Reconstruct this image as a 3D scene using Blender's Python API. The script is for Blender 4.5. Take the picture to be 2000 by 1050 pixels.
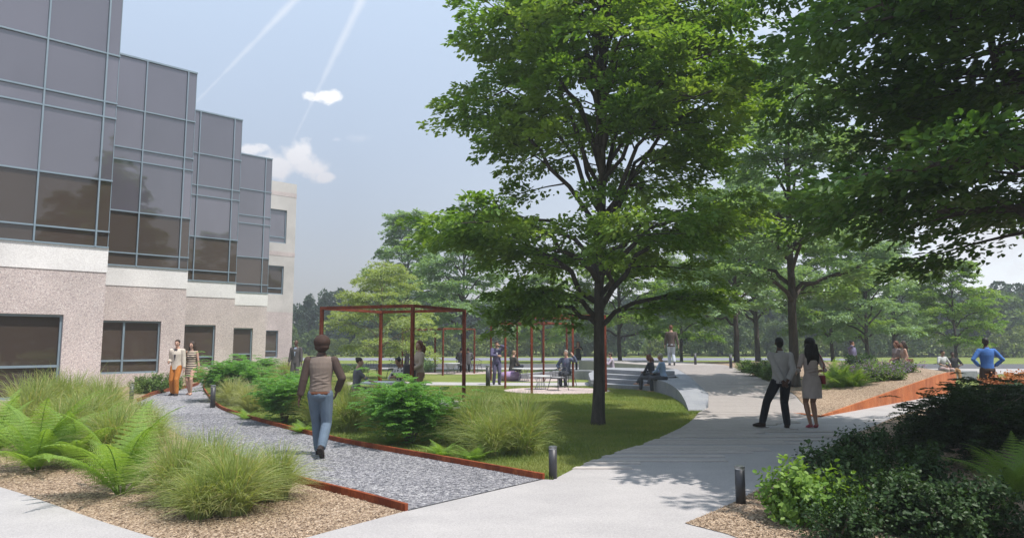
import bpy, bmesh, math, random
import numpy as np
from mathutils import Vector, Matrix
from mathutils.noise import noise as pnoise

random.seed(7)
S = bpy.context.scene
for o in list(bpy.data.objects):
    bpy.data.objects.remove(o)
COL = S.collection
R = math.radians

# ------------------------------------------------------------------ camera
EYE, FPX, PITCH = 1.73, 1350.0, math.atan(142 / 1350.0)
cam_d = bpy.data.cameras.new('camera')
cam = bpy.data.objects.new('camera', cam_d)
COL.objects.link(cam)
cam.location = (0, 0, EYE)
cam.rotation_euler = (R(90) + PITCH, 0, 0)
cam_d.sensor_width = 36
cam_d.lens = 36 * FPX / 2000.0
cam_d.clip_start = 0.1
cam_d.clip_end = 3000
S.camera = cam

# ------------------------------------------------------------------ sun + sky
SUN_EL = R(65)
SUNV = Vector((0.84, -0.54, 0)).normalized()          # horizontal direction towards the sun
sd = bpy.data.lights.new('sun', 'SUN')
sd.energy = 4.2
sd.angle = R(0.6)
sd.color = (1.0, 0.95, 0.88)
sun = bpy.data.objects.new('sun', sd)
COL.objects.link(sun)
tosun = Vector((SUNV.x * math.cos(SUN_EL), SUNV.y * math.cos(SUN_EL), math.sin(SUN_EL)))
sun.rotation_euler = tosun.to_track_quat('Z', 'Y').to_euler()
sun.location = (20, -20, 40)
S.view_settings.view_transform = 'Standard'
S.view_settings.look = 'None'
S.view_settings.gamma = 1
S.view_settings.exposure = 0.42


def raydir(px, py):
    a = (px - 1000) / FPX
    b = (525 - py) / FPX
    c, s = math.cos(PITCH), math.sin(PITCH)
    return Vector((a, c - b * s, s + b * c))


def P(px, py, z=0.0):
    d = raydir(px, py)
    t = (z - EYE) / d.z
    return Vector((d.x * t, d.y * t, z))


def at(px, Y, z=0.0):
    return Vector(((px - 1000) / FPX * Y * 0.9945, Y, z))


W = bpy.data.worlds.new("World")
S.world = W
W.use_nodes = True
nt = W.node_tree
N, L = nt.nodes, nt.links
N.clear()


def wn(t, **k):
    n = N.new(t)
    for a, b in k.items():
        setattr(n, a, b)
    return n


def wmath(op, a, b=None, clamp=False):
    n = N.new('ShaderNodeMath')
    n.operation = op
    n.use_clamp = clamp
    for i, v in enumerate((a, b)):
        if v is None:
            continue
        if isinstance(v, (int, float)):
            n.inputs[i].default_value = v
        else:
            L.new(v, n.inputs[i])
    return n.outputs[0]


def wmix(fac, a, b):
    n = N.new('ShaderNodeMix')
    n.data_type = 'RGBA'
    for s_, v in ((n.inputs[0], fac), (n.inputs[6], a), (n.inputs[7], b)):
        if isinstance(v, (int, float)):
            s_.default_value = v
        elif isinstance(v, tuple):
            s_.default_value = (*v, 1)
        else:
            L.new(v, s_)
    return n.outputs[2]


sky = wn('ShaderNodeTexSky', sky_type='NISHITA', sun_disc=False)
sky.sun_elevation = SUN_EL
sky.sun_rotation = math.atan2(SUNV.x, SUNV.y)
sky.air_density = 1.0
sky.dust_density = 1.5
sky.ozone_density = 1.5
tc = wn('ShaderNodeTexCoord')
sep = wn('ShaderNodeSeparateXYZ')
L.new(tc.outputs['Generated'], sep.inputs[0])
dx, dy, dz = sep.outputs
# haze bank close to the horizon, warmer and duller away from the sun side
el = wmath('MAXIMUM', dz, 0.0)
hz = wmath('POWER', wmath('SUBTRACT', 1.0, wmath('DIVIDE', el, 0.66), True), 1.35)
side = wmath('MULTIPLY_ADD', dx, 1.3)
N[-1].inputs[2].default_value = 0.3
side = wmath('MINIMUM', wmath('MAXIMUM', side, 0.0), 1.0)
bank = wmix(side, (3.55, 3.3, 3.2), (9.6, 9.7, 9.9))
base = wmix(wmath('MULTIPLY', hz, 0.96), sky.outputs[0], bank)
# lift of the upper sky to the thin bright blue of the photograph
lift = wmix(0.85, base, (6.5, 7.9, 9.9))
skyc = wmix(wmath('SUBTRACT', 1.0, hz, True), base, lift)
# direction coordinates on the plane in front (u right, v up)
ydiv = wmath('MAXIMUM', dy, 0.05)
u = wmath('DIVIDE', dx, ydiv)
v = wmath('DIVIDE', dz, ydiv)
front = wmath('GREATER_THAN', dy, 0.1)
nz = wn('ShaderNodeTexNoise')
nz.inputs['Scale'].default_value = 34
nz.inputs['Detail'].default_value = 9
nz.inputs['Roughness'].default_value = 0.6
L.new(tc.outputs['Generated'], nz.inputs['Vector'])
nf = nz.outputs['Fac']


def uvp(px, py):
    d = raydir(px, py)
    return d.x / d.y, d.z / d.y


def contrail(p0, p1, width, strength):
    (u0, v0), (u1, v1) = uvp(*p0), uvp(*p1)
    ln = math.hypot(u1 - u0, v1 - v0)
    ex, ey = (u1 - u0) / ln, (v1 - v0) / ln
    du = wmath('SUBTRACT', u, u0)
    dv = wmath('SUBTRACT', v, v0)
    al = wmath('ADD', wmath('MULTIPLY', du, ex), wmath('MULTIPLY', dv, ey))
    ac = wmath('ABSOLUTE', wmath('SUBTRACT', wmath('MULTIPLY', du, -ey), wmath('MULTIPLY', dv, -ex)))
    wob = wmath('MULTIPLY', wmath('SUBTRACT', nf, 0.5), width * 1.0)
    t = wmath('DIVIDE', al, ln)
    ww = wmath('ADD', wmath('MULTIPLY', wmath('SUBTRACT', 1.15, t), width), 0.0006)
    a = wmath('SUBTRACT', 1.0, wmath('DIVIDE', wmath('ABSOLUTE', wmath('ADD', ac, wob)), ww), True)
    fade = wmath('MULTIPLY', wmath('SUBTRACT', 1.0, t, True), 1.0)
    fade = wmath('MULTIPLY', wmath('ADD', wmath('MULTIPLY', fade, 0.7), 0.3), wmath('LESS_THAN', t, 1.0))
    a = wmath('POWER', a, 0.9)
    return wmath('MULTIPLY', wmath('MULTIPLY', a, fade), strength)


def puff(px, py, rx, ry, strength, soft=0.5, amp=1.5):
    u0, v0 = uvp(px, py)
    uu = wmath('DIVIDE', wmath('SUBTRACT', u, u0), rx / FPX)
    vv = wmath('DIVIDE', wmath('SUBTRACT', v, v0), ry / FPX)
    r = wmath('SQRT', wmath('ADD', wmath('MULTIPLY', uu, uu), wmath('MULTIPLY', vv, vv)))
    r = wmath('ADD', r, wmath('MULTIPLY', wmath('SUBTRACT', nf, 0.5), amp * 2))
    a = wmath('DIVIDE', wmath('SUBTRACT', 1.0, r), soft, True)
    return wmath('MULTIPLY', a, strength)


cl = None
for m_ in [contrail((620, -45), (378, 205), 0.0085, 0.42), contrail((735, -60), (568, 285), 0.0095, 0.4),
           puff(640, 188, 40, 16, 0.9), puff(605, 187, 18, 12, 0.7),
           puff(578, 302, 46, 38, 0.72, 0.5, 1.1), puff(540, 322, 50, 36, 0.7, 0.5, 1.0), puff(602, 328, 46, 28, 0.68, 0.5, 1.1), puff(636, 346, 26, 13, 0.65, 0.5, 1.0), puff(490, 292, 36, 12, .7),
           puff(655, 273, 12, 6, 0.3, .8), puff(705, 270, 30, 9, 0.15, .9),
           contrail((1380, -60), (1560, 120), .03, .35), puff(1440, 40, 160, 50, .25, .9), puff(1950, 470, 200, 60, .5, .9)]:
    m_ = wmath('MULTIPLY', m_, front)
    cl = m_ if cl is None else wmath('MAXIMUM', cl, m_)
cloudc = wmix(wmath('MULTIPLY', wmath('SUBTRACT', v, 0.22), 9.0, True), (6.7, 6.4, 6.6), (9.6, 9.5, 9.6))
final = wmix(cl, skyc, cloudc)
bg = wn('ShaderNodeBackground')
bg.inputs[1].default_value = 0.09
L.new(final, bg.inputs[0])
wo = wn('ShaderNodeOutputWorld')
L.new(bg.outputs[0], wo.inputs[0])


# ------------------------------------------------------------------ materials
MATS = {}


def newmat(name):
    m = bpy.data.materials.new(name)
    m.use_nodes = True
    n = m.node_tree
    n.nodes.clear()
    out = n.nodes.new('ShaderNodeOutputMaterial')
    p = n.nodes.new('ShaderNodeBsdfPrincipled')
    n.links.new(p.outputs[0], out.inputs[0])
    return m, n, p, out


def mixc(n, fac, a, b, blend='MIX'):
    x = n.nodes.new('ShaderNodeMix')
    x.data_type = 'RGBA'
    x.blend_type = blend
    for s_, v_ in ((x.inputs[0], fac), (x.inputs[6], a), (x.inputs[7], b)):
        if isinstance(v_, (int, float)):
            s_.default_value = v_
        elif isinstance(v_, tuple):
            s_.default_value = (*v_, 1)
        else:
            n.links.new(v_, s_)
    return x.outputs[2]


def coords(n, stretch=(1, 1, 1), kind='Object'):
    t = n.nodes.new('ShaderNodeTexCoord')
    mp = n.nodes.new('ShaderNodeMapping')
    mp.inputs['Scale'].default_value = stretch
    n.links.new(t.outputs[kind], mp.inputs[0])
    return mp.outputs[0]


def noise(n, vec, scale, detail=5, rough=.55):
    x = n.nodes.new('ShaderNodeTexNoise')
    x.inputs['Scale'].default_value = scale
    x.inputs['Detail'].default_value = detail
    x.inputs['Roughness'].default_value = rough
    n.links.new(vec, x.inputs['Vector'])
    return x.outputs['Fac']


def ramp(n, fac, stops):
    x = n.nodes.new('ShaderNodeValToRGB')
    e = x.color_ramp.elements
    while len(e) < len(stops):
        e.new(0.5)
    for i, (p_, c) in enumerate(stops):
        e[i].position = p_
        e[i].color = (*c, 1) if isinstance(c, tuple) else (c, c, c, 1)
    n.links.new(fac, x.inputs[0])
    return x.outputs[0]


def bump(n, p, h, strength, dist):
    b = n.nodes.new('ShaderNodeBump')
    b.inputs['Strength'].default_value = strength
    b.inputs['Distance'].default_value = dist
    n.links.new(h, b.inputs['Height'])
    n.links.new(b.outputs[0], p.inputs['Normal'])


def pmat(name, c1, c2=None, scale=4, rough=.7, bs=0.3, bd=.01, stretch=(1, 1, 1), metal=0, fine=None, spec=.4):
    if name in MATS:
        return MATS[name]
    m, n, p, out = newmat(name)
    c2 = c2 or tuple(x * .75 for x in c1)
    vec = coords(n, stretch)
    f = noise(n, vec, scale)
    f2 = ramp(n, f, [(.3, 0.0), (.7, 1.0)])
    col = mixc(n, f2, c1, c2)
    if fine:
        g = noise(n, vec, fine, 3, .7)
        col = mixc(n, .5, col, ramp(n, g, [(.3, .25), (.7, 1.0)]), 'MULTIPLY')
        bump(n, p, g, bs, bd)
    else:
        bump(n, p, f, bs, bd)
    n.links.new(col, p.inputs['Base Color'])
    p.inputs['Roughness'].default_value = rough
    p.inputs['Metallic'].default_value = metal
    p.inputs['Specular IOR Level'].default_value = spec
    MATS[name] = m
    return m


def speckle(name, stops, scale, rough=.9, bs=.6, bd=.01, stretch=(1, 1, 1), tint=None, tscale=.6):
    """stones, chips or aggregate: voronoi cells, each with its own colour"""
    m, n, p, out = newmat(name)
    vec = coords(n, stretch)
    v_ = n.nodes.new('ShaderNodeTexVoronoi')
    v_.inputs['Scale'].default_value = scale
    n.links.new(vec, v_.inputs['Vector'])
    sx = n.nodes.new('ShaderNodeSeparateColor')
    n.links.new(v_.outputs['Color'], sx.inputs[0])
    col = ramp(n, sx.outputs[0], stops)
    big = noise(n, vec, tscale, 4)
    col = mixc(n, 1.0, col, ramp(n, big, [(.25, .78), (.75, 1.12)]), 'MULTIPLY')
    n.links.new(col, p.inputs['Base Color'])
    p.inputs['Roughness'].default_value = rough
    p.inputs['Specular IOR Level'].default_value = .25
    inv = ramp(n, v_.outputs['Distance'], [(0, 1.0), (.9, 0.0)])
    bump(n, p, inv, bs, bd)
    MATS[name] = m
    return m


def leafmat(name, c1, c2, c3=None, trans=.35, rough=.5, nscale=.7, straw=None):
    m, n, p, out = newmat(name)
    g = n.nodes.new('ShaderNodeNewGeometry')
    rnd = g.outputs['Random Per Island']
    col = mixc(n, rnd, c1, c2)
    if c3:
        f = noise(n, coords(n), nscale, 3)
        col = mixc(n, ramp(n, f, [(.4, 0.0), (.68, 1.0)]), col, c3)
    if straw:
        col = mixc(n, ramp(n, rnd, [(.92, 0.0), (.95, 1.0)]), col, straw)
    n.links.new(col, p.inputs['Base Color'])
    p.inputs['Roughness'].default_value = rough
    p.inputs['Specular IOR Level'].default_value = .35
    t = n.nodes.new('ShaderNodeBsdfTranslucent')
    tcol = mixc(n, 1.0, col, (1.5, 1.5, .5), 'MULTIPLY')
    n.links.new(tcol, t.inputs[0])
    mx = n.nodes.new('ShaderNodeMixShader')
    mx.inputs[0].default_value = trans
    n.links.new(p.outputs[0], mx.inputs[1])
    n.links.new(t.outputs[0], mx.inputs[2])
    n.links.new(mx.outputs[0], out.inputs[0])
    MATS[name] = m
    return m


def glassmat(name, c, rough=.03, ior=1.9, wav=.02):
    m, n, p, out = newmat(name)
    f = noise(n, coords(n, (1, 1, .6)), .35, 2)
    n.links.new(mixc(n, ramp(n, f, [(.35, 0.0), (.65, 1.0)]), c, tuple(x * .82 for x in c)), p.inputs['Base Color'])
    p.inputs['Roughness'].default_value = rough
    p.inputs['IOR'].default_value = ior
    bump(n, p, noise(n, coords(n), .5, 2), wav, .05)
    oi = n.nodes.new('ShaderNodeObjectInfo')
    src = p.inputs['Base Color'].links[0].from_socket
    n.links.new(mixc(n, 1.0, src, ramp(n, oi.outputs['Random'], [(0, .72), (1, 1.18)]), 'MULTIPLY'), p.inputs['Base Color'])  # random pane tone, put into the colour in place of uneven reflections
    MATS[name] = m
    return m


M_conc = pmat('concrete_paving', (.50, .475, .47), (.42, .40, .40), 1.1, .85, .25, .004, fine=60, stretch=(1, 1.6, 1))
M_cwall = pmat('cast_concrete', (.36, .37, .39), (.27, .28, .31), 2.2, .8, .25, .006, fine=30)
M_gravel = speckle('crushed_stone', [(0, (.08, .08, .095)), (.35, (.2, .2, .22)), (.7, (.33, .32, .34)), (1, (.5, .49, .5))], 34, .9, .9, .02)
M_mulch = speckle('wood_chip_mulch', [(0, (.08, .05, .035)), (.3, (.27, .19, .13)), (.7, (.42, .31, .22)), (1, (.58, .46, .35))], 60, .95, .9, .02, (1, .5, 1))
M_asph = speckle('asphalt', [(0, (.07, .07, .075)), (1, (.14, .14, .15))], 60, .9, .3, .004)
M_asph2 = speckle('pale_asphalt', [(0, (.16, .16, .2)), (1, (.24, .24, .29))], 60, .9, .3, .004)
M_pad = speckle('pink_gravel', [(0, (.34, .27, .25)), (1, (.60, .50, .47))], 30, .9, .5, .01)
M_plank = pmat('weathered_timber', (.60, .55, .52), (.50, .455, .43), 2.5, .8, .4, .004, stretch=(.6, 9, 9), fine=22)
M_steel = pmat('painted_charcoal_steel', (.035, .035, .04), (.05, .05, .055), 6, .45, .1, .001, spec=.5)
M_cap = pmat('brushed_steel', (.35, .36, .38), (.25, .26, .27), 10, .3, .1, .001, metal=.8)
M_rail = pmat('aluminium_mullion', (.21, .27, .32), (.17, .23, .28), 3, .45, .1, .001, spec=.6)
M_bark = pmat('tree_bark', (.13, .112, .098), (.065, .056, .048), 3, .95, .9, .03, stretch=(3, 3, .5), fine=16)
M_stem = pmat('shrub_stem', (.24, .19, .15), (.15, .12, .09), 5, .9, .5, .01)
M_wood = pmat('plain_wood', (.28, .2, .13), None, 5, .6)
M_white = pmat('white_table_top', (.66, .66, .66), (.6, .6, .6), 4, .4, .1, .001)
M_lilac = pmat('lilac_fabric', (.36, .25, .42), (.31, .21, .37), 8, .9, .3, .004)


def cortenmat(name, c1, c2, c3, streak=.6):
    m, n, p, out = newmat(name)
    v_ = coords(n, (1, 1, .6))
    f = noise(n, v_, 1.3, 6, .65)
    g = noise(n, coords(n, (1.6, 1.6, .5)), 2.6, 6, .7)
    col = mixc(n, ramp(n, f, [(.35, 0.0), (.62, 1.0)]), c1, c2)
    col = mixc(n, ramp(n, g, [(.48, 0.0), (.68, streak)]), col, c3)
    h = noise(n, v_, 45, 3)
    col = mixc(n, .55, col, ramp(n, h, [(.3, .45), (.7, 1.15)]), 'MULTIPLY')
    n.links.new(col, p.inputs['Base Color'])
    p.inputs['Roughness'].default_value = .85
    p.inputs['Specular IOR Level'].default_value = .2
    bump(n, p, h, .35, .004)
    MATS[name] = m
    return m


M_corten = cortenmat('weathering_steel', (.32, .075, .028), (.16, .038, .018), (.46, .15, .055))
M_cortend = cortenmat('weathering_steel_dark', (.23, .05, .022), (.12, .028, .016), (.32, .09, .04))
M_cortenw = cortenmat('weathering_steel_bright', (.54, .17, .06), (.36, .11, .045), (.66, .27, .12))
M_pebble = speckle('pebble_dash', [(0, (.30, .25, .26)), (.25, (.47, .40, .39)), (.75, (.58, .49, .46)), (1, (.70, .65, .62))], 52, .9, .5, .008)
M_band = speckle('pale_render', [(0, (.66, .635, .625)), (1, (.80, .78, .77))], 40, .85, .3, .003)
M_end = speckle('beige_render', [(0, (.47, .44, .42)), (1, (.57, .54, .51))], 40, .85, .3, .003)
M_gup = glassmat('reflective_glass', (.125, .115, .14), .03, 2.05)
M_glo = glassmat('bronze_glass', (.075, .056, .045), .03, 1.6)
M_interior = pmat('dark_interior', (.02, .02, .02), None, 3, .9)  # near-black colour stands in for the unlit rooms behind the windows


def lawnmat():
    m, n, p, out = newmat('lawn_turf')
    v_ = coords(n)
    f = noise(n, v_, .35, 6, .6)
    col = mixc(n, ramp(n, f, [(.32, 0.0), (.68, 1.0)]), (.15, .20, .05), (.23, .26, .075))
    g = noise(n, v_, 40, 4, .7)
    col = mixc(n, .8, col, ramp(n, g, [(.25, .45), (.75, 1.25)]), 'MULTIPLY')
    n.links.new(col, p.inputs['Base Color'])
    p.inputs['Roughness'].default_value = .95
    p.inputs['Specular IOR Level'].default_value = .1
    bump(n, p, g, .8, .03)
    return m


M_lawn = lawnmat()
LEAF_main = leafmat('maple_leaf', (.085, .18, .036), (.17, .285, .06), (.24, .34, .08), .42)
LEAF_dark = leafmat('shade_toned_leaf', (.018, .046, .014), (.038, .08, .022), (.052, .105, .024), .28)  # deep shade of the right bed is put into this near-black green
LEAF_mid = leafmat('hazed_grey_green_leaf', (.17, .27, .17), (.25, .36, .23), (.22, .34, .16), .4)  # distance haze is put into this paler, tealer leaf colour
LEAF_pale = leafmat('pale_leaf', (.22, .29, .13), (.33, .39, .20), (.28, .35, .14), .42)
LEAF_far1 = leafmat('wood_leaf_green', (.05, .10, .035), (.12, .18, .07), (.15, .21, .06), .3)
LEAF_far2 = leafmat('wood_leaf_blue', (.03, .06, .04), (.075, .11, .075), (.06, .10, .06), .2)
LEAF_far3 = leafmat('wood_leaf_yellow', (.12, .17, .035), (.18, .23, .05), None, .3)
LEAF_box = leafmat('boxwood_leaf', (.05, .11, .02), (.11, .19, .035), (.15, .23, .05), .3)
LEAF_lit = leafmat('sunlit_toned_leaf', (.11, .22, .035), (.20, .33, .06), (.26, .37, .09), .38)  # sunlight on the front shrub is put into this brighter green
LEAF_bright = leafmat('feathery_leaf', (.10, .24, .065), (.18, .35, .11), (.14, .30, .09), .42)
LEAF_orange = leafmat('russet_leaf', (.34, .12, .04), (.46, .20, .08), None, .3)
LEAF_fern = leafmat('fern_leaf', (.17, .29, .05), (.27, .40, .10), (.21, .34, .07), .45)
BLADE = leafmat('ornamental_grass_blade', (.18, .25, .08), (.31, .38, .14), (.40, .43, .20), .4, .6, 1.5, (.50, .41, .24))
BLADE_pale = leafmat('pale_grass_blade', (.30, .34, .17), (.42, .44, .26), (.36, .36, .17), .4, .6, 1.5)
LAWNB = leafmat('lawn_blade', (.13, .19, .045), (.22, .28, .075), (.28, .29, .10), .35, .6, .8)
PETAL = leafmat('violet_petal', (.20, .12, .36), (.32, .22, .48), None, .3)


# ------------------------------------------------------------------ mesh tools
def props(o, label=None, cat=None, group=None, kind=None):
    if label:
        o['label'] = label
    if cat:
        o['category'] = cat
    if group:
        o['group'] = group
    if kind:
        o['kind'] = kind
    return o


def empty(name, loc=(0, 0, 0), rz=0, label=None, cat=None, group=None):
    o = bpy.data.objects.new(name, None)
    o.empty_display_size = .1
    COL.objects.link(o)
    o.location = loc
    o.rotation_euler = (0, 0, rz)
    return props(o, label, cat, group)


def link(name, me, parent=None):
    o = bpy.data.objects.new(name, me)
    COL.objects.link(o)
    if parent is not None:
        o.parent = parent
    return o


def copy_tree(o, parent=None):
    c = o.copy()
    COL.objects.link(c)
    c.parent = parent
    for ch in list(o.children):
        copy_tree(ch, c)
    return c


def npmesh(name, verts, faces, mat=None, smooth=False):
    verts = np.asarray(verts, dtype=np.float32)
    faces = np.asarray(faces, dtype=np.int32)
    me = bpy.data.meshes.new(name)
    me.vertices.add(len(verts))
    me.vertices.foreach_set('co', verts.ravel())
    k = faces.shape[1]
    me.loops.add(faces.size)
    me.loops.foreach_set('vertex_index', faces.ravel())
    me.polygons.add(len(faces))
    me.polygons.foreach_set('loop_start', np.arange(0, faces.size, k, dtype=np.int32))
    if smooth:
        me.polygons.foreach_set('use_smooth', np.ones(len(faces), dtype=bool))
    me.update()
    me.validate()
    if mat:
        me.materials.append(mat)
    return me


class MB:
    def __init__(s):
        s.v, s.f = [], []

    def add(s, vs, fs):
        b = len(s.v)
        s.v += [tuple(x) for x in vs]
        s.f += [tuple(b + i for i in f) for f in fs]

    def box(s, c, d, rz=0, M=None):
        hx, hy, hz_ = d[0] / 2, d[1] / 2, d[2] / 2
        vs = [Vector((x, y, z)) for x in (-hx, hx) for y in (-hy, hy) for z in (-hz_, hz_)]
        m = M if M is not None else Matrix.Rotation(rz, 3, 'Z')
        vs = [m @ v_ + Vector(c) for v_ in vs]
        s.add(vs, [(0, 1, 3, 2), (4, 6, 7, 5), (0, 4, 5, 1), (2, 3, 7, 6), (0, 2, 6, 4), (1, 5, 7, 3)])

    def bar(s, a, b, w, h):
        a, b = Vector(a), Vector(b)
        d = b - a
        q = d.to_track_quat('X', 'Z').to_matrix()
        s.box((a + b) / 2, (d.length, w, h), M=q)

    def tube(s, pts, rs, n=8, cap=True):
        pts = [Vector(p) for p in pts]
        if isinstance(rs, (int, float)):
            rs = [rs] * len(pts)
        b = len(s.v)
        ref = None
        for i, p in enumerate(pts):
            d = (pts[min(i + 1, len(pts) - 1)] - pts[max(i - 1, 0)])
            d = d.normalized() if d.length > 1e-9 else Vector((0, 0, 1))
            if ref is None:
                ref = Vector((1, 0, 0)) if abs(d.x) < .8 else Vector((0, 1, 0))
            x = (ref - d * ref.dot(d)).normalized()
            ref = x
            y = d.cross(x)
            for k in range(n):
                a = 2 * math.pi * k / n
                s.v.append(tuple(p + (x * math.cos(a) + y * math.sin(a)) * rs[i]))
        m = len(pts)
        for i in range(m - 1):
            for k in range(n):
                k2 = (k + 1) % n
                s.f.append((b + i * n + k, b + i * n + k2, b + (i + 1) * n + k2, b + (i + 1) * n + k))
        if cap:
            s.f.append(tuple(b + k for k in reversed(range(n))))
            s.f.append(tuple(b + (m - 1) * n + k for k in range(n)))

    def loft(s, rings, cap=True):
        b = len(s.v)
        n = len(rings[0])
        for r in rings:
            s.v += [tuple(p) for p in r]
        for i in range(len(rings) - 1):
            for k in range(n):
                k2 = (k + 1) % n
                s.f.append((b + i * n + k, b + i * n + k2, b + (i + 1) * n + k2, b + (i + 1) * n + k))
        if cap:
            s.f.append(tuple(b + k for k in reversed(range(n))))
            s.f.append(tuple(b + (len(rings) - 1) * n + k for k in range(n)))

    def ell(s, c, r, M=None, n=12, m=8):
        c = Vector(c)
        if isinstance(r, (int, float)):
            r = (r, r, r)
        M = M or Matrix.Identity(3)
        rings = []
        for i in range(1, m):
            t = math.pi * i / m
            rings.append([c + M @ Vector((r[0] * math.sin(t) * math.cos(2 * math.pi * k / n), r[1] * math.sin(t) * math.sin(2 * math.pi * k / n), -r[2] * math.cos(t))) for k in range(n)])
        b = len(s.v)
        s.loft(rings, cap=False)
        s.v += [tuple(c + M @ Vector((0, 0, -r[2]))), tuple(c + M @ Vector((0, 0, r[2])))]
        e = len(s.v)
        for k in range(n):
            k2 = (k + 1) % n
            s.f.append((b + k2, b + k, e - 2))
            s.f.append((b + (m - 2) * n + k, b + (m - 2) * n + k2, e - 1))

    def prism(s, poly, z0, z1):
        """poly: list of (x, y) counter-clockwise; z may be number or callable(x,y)"""
        n = len(poly)
        f0 = z0 if callable(z0) else (lambda x, y: z0)
        f1 = z1 if callable(z1) else (lambda x, y: z1)
        b = len(s.v)
        s.v += [(x, y, f0(x, y)) for x, y in poly] + [(x, y, f1(x, y)) for x, y in poly]
        for k in range(n):
            k2 = (k + 1) % n
            s.f.append((b + k, b + k2, b + n + k2, b + n + k))
        s.f.append(tuple(b + n + k for k in range(n)))
        s.f.append(tuple(b + k for k in reversed(range(n))))

    def mesh(s, name, mat, smooth=False):
        me = bpy.data.meshes.new(name)
        me.from_pydata(s.v, [], s.f)
        me.update()
        if mat:
            me.materials.append(mat)
        if smooth:
            me.polygons.foreach_set('use_smooth', [True] * len(me.polygons))
        return me

    def build(s, name, mat, parent=None, smooth=False, bevel=0):
        o = link(name, s.mesh(name, mat, smooth), parent)
        if bevel:
            b = o.modifiers.new('bevel', 'BEVEL')
            b.width = bevel
            b.segments = 2
            b.limit_method = 'ANGLE'
        return o


def sheet(name, pts, z, mat, kind='structure', thick=0):
    """flat ground sheet from a polygon of world points, triangulated"""
    bm = bmesh.new()
    vs = [bm.verts.new((p[0], p[1], z)) for p in pts]
    f = bm.faces.new(vs)
    if f.normal.z < 0 or f.calc_area() and sum((vs[i].co.x * vs[(i + 1) % len(vs)].co.y - vs[(i + 1) % len(vs)].co.x * vs[i].co.y) for i in range(len(vs))) < 0:
        f.normal_flip()
    bmesh.ops.triangulate(bm, faces=[f])
    me = bpy.data.meshes.new(name)
    bm.to_mesh(me)
    bm.free()
    me.materials.append(mat)
    o = link(name, me)
    return props(o, kind=kind)


def smoothline(pts, n=6):
    """catmull-rom through points"""
    out = []
    pts = [Vector(p) for p in pts]
    for i in range(len(pts) - 1):
        p0, p1, p2, p3 = pts[max(i - 1, 0)], pts[i], pts[i + 1], pts[min(i + 2, len(pts) - 1)]
        for k in range(n):
            t = k / n
            out.append(.5 * ((2 * p1) + (p2 - p0) * t + (2 * p0 - 5 * p1 + 4 * p2 - p3) * t * t + (3 * p1 - p0 - 3 * p2 + p3) * t ** 3))
    out.append(pts[-1])
    return out


def inpoly(X, Y, poly):
    X, Y = np.asarray(X), np.asarray(Y)
    c = np.zeros(X.shape, bool)
    n = len(poly)
    for i in range(n):
        x0, y0 = poly[i][0], poly[i][1]
        x1, y1 = poly[i - 1][0], poly[i - 1][1]
        if y0 == y1:
            continue
        k = ((y0 > Y) != (y1 > Y)) & (X < (x1 - x0) * (Y - y0) / (y1 - y0) + x0)
        c ^= k
    return c


# ------------------------------------------------------------------ the ground
g = MB()
g.add([(-900, -400, 0), (900, -400, 0), (900, 1500, 0), (-900, 1500, 0)], [(0, 1, 2, 3)])
props(g.build('ground', M_lawn), kind='structure')

# edging lines (world points)
edgeR = smoothline([P(1062, 937), P(900, 907), P(740, 878), P(640, 858), P(520, 827), P(450, 806), P(424, 793), P(408, 775), P(398, 757), P(402, 735)], 6)
edgeL_near = smoothline([P(794, 999), P(700, 973), P(600, 947), P(520, 922), P(440, 890)], 5)
edgeL_mid = smoothline([P(440, 890), P(370, 860), P(310, 825), P(275, 800), P(268, 786)], 5)
edgeL_far = smoothline([P(268, 786), P(300, 771), P(335, 763), P(385, 752), P(392, 735)], 5)
gravel = list(reversed(edgeR)) + edgeL_near + edgeL_mid[1:] + edgeL_far[1:]
sheet('gravel_path', gravel, .008, M_gravel)

# concrete paving
front_mulch = smoothline([P(300, 1051), P(200, 1020), P(100, 985), P(0, 952), P(-200, 895), P(-500, 850)], 4)
deckL = [P(1080, 938), P(1125, 915), P(1180, 893), P(1280, 860), P(1345, 828), P(1376, 797)]
conc = [P(794, 999), P(1062, 937)] + smoothline(deckL, 4) + [P(1376, 790), P(1578, 813), P(1603, 809), P(1740, 783), at(1830, 23.6), (40, 42), (60, 30), (60, -8), (-1.05, -8), P(560, 1062), P(640, 1040)]
sheet('concrete_path', conc, .012, M_conc)
c2 = list(front_mulch) + [(-30, 6), (-30, -8), (-1.05, -8), P(470, 1100), P(380, 1075)]
sheet('concrete_path', c2, .012, M_conc)
# left planting bed of mulch
bedL = [P(794, 999)] + edgeL_near[1:] + edgeL_mid[1:] + edgeL_far[1:] + [(-14, 34), (-26, 34), (-26, 9)] + list(reversed(front_mulch)) + [P(380, 1075), P(470, 1100), P(560, 1062), P(640, 1040)]
sheet('mulch_bed', bedL, .004, M_mulch)
# right planting bed in front
bedR = smoothline([P(1338, 1024), P(1435, 982), P(1520, 935), P(1610, 880), P(1700, 835), P(1800, 800), P(1950, 775)], 4) + [(24, 17), (24, -2), (2.6, -2), P(1500, 1075), P(1420, 1045)]
sheet('mulch_bed', bedR, .018, M_mulch)
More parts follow.
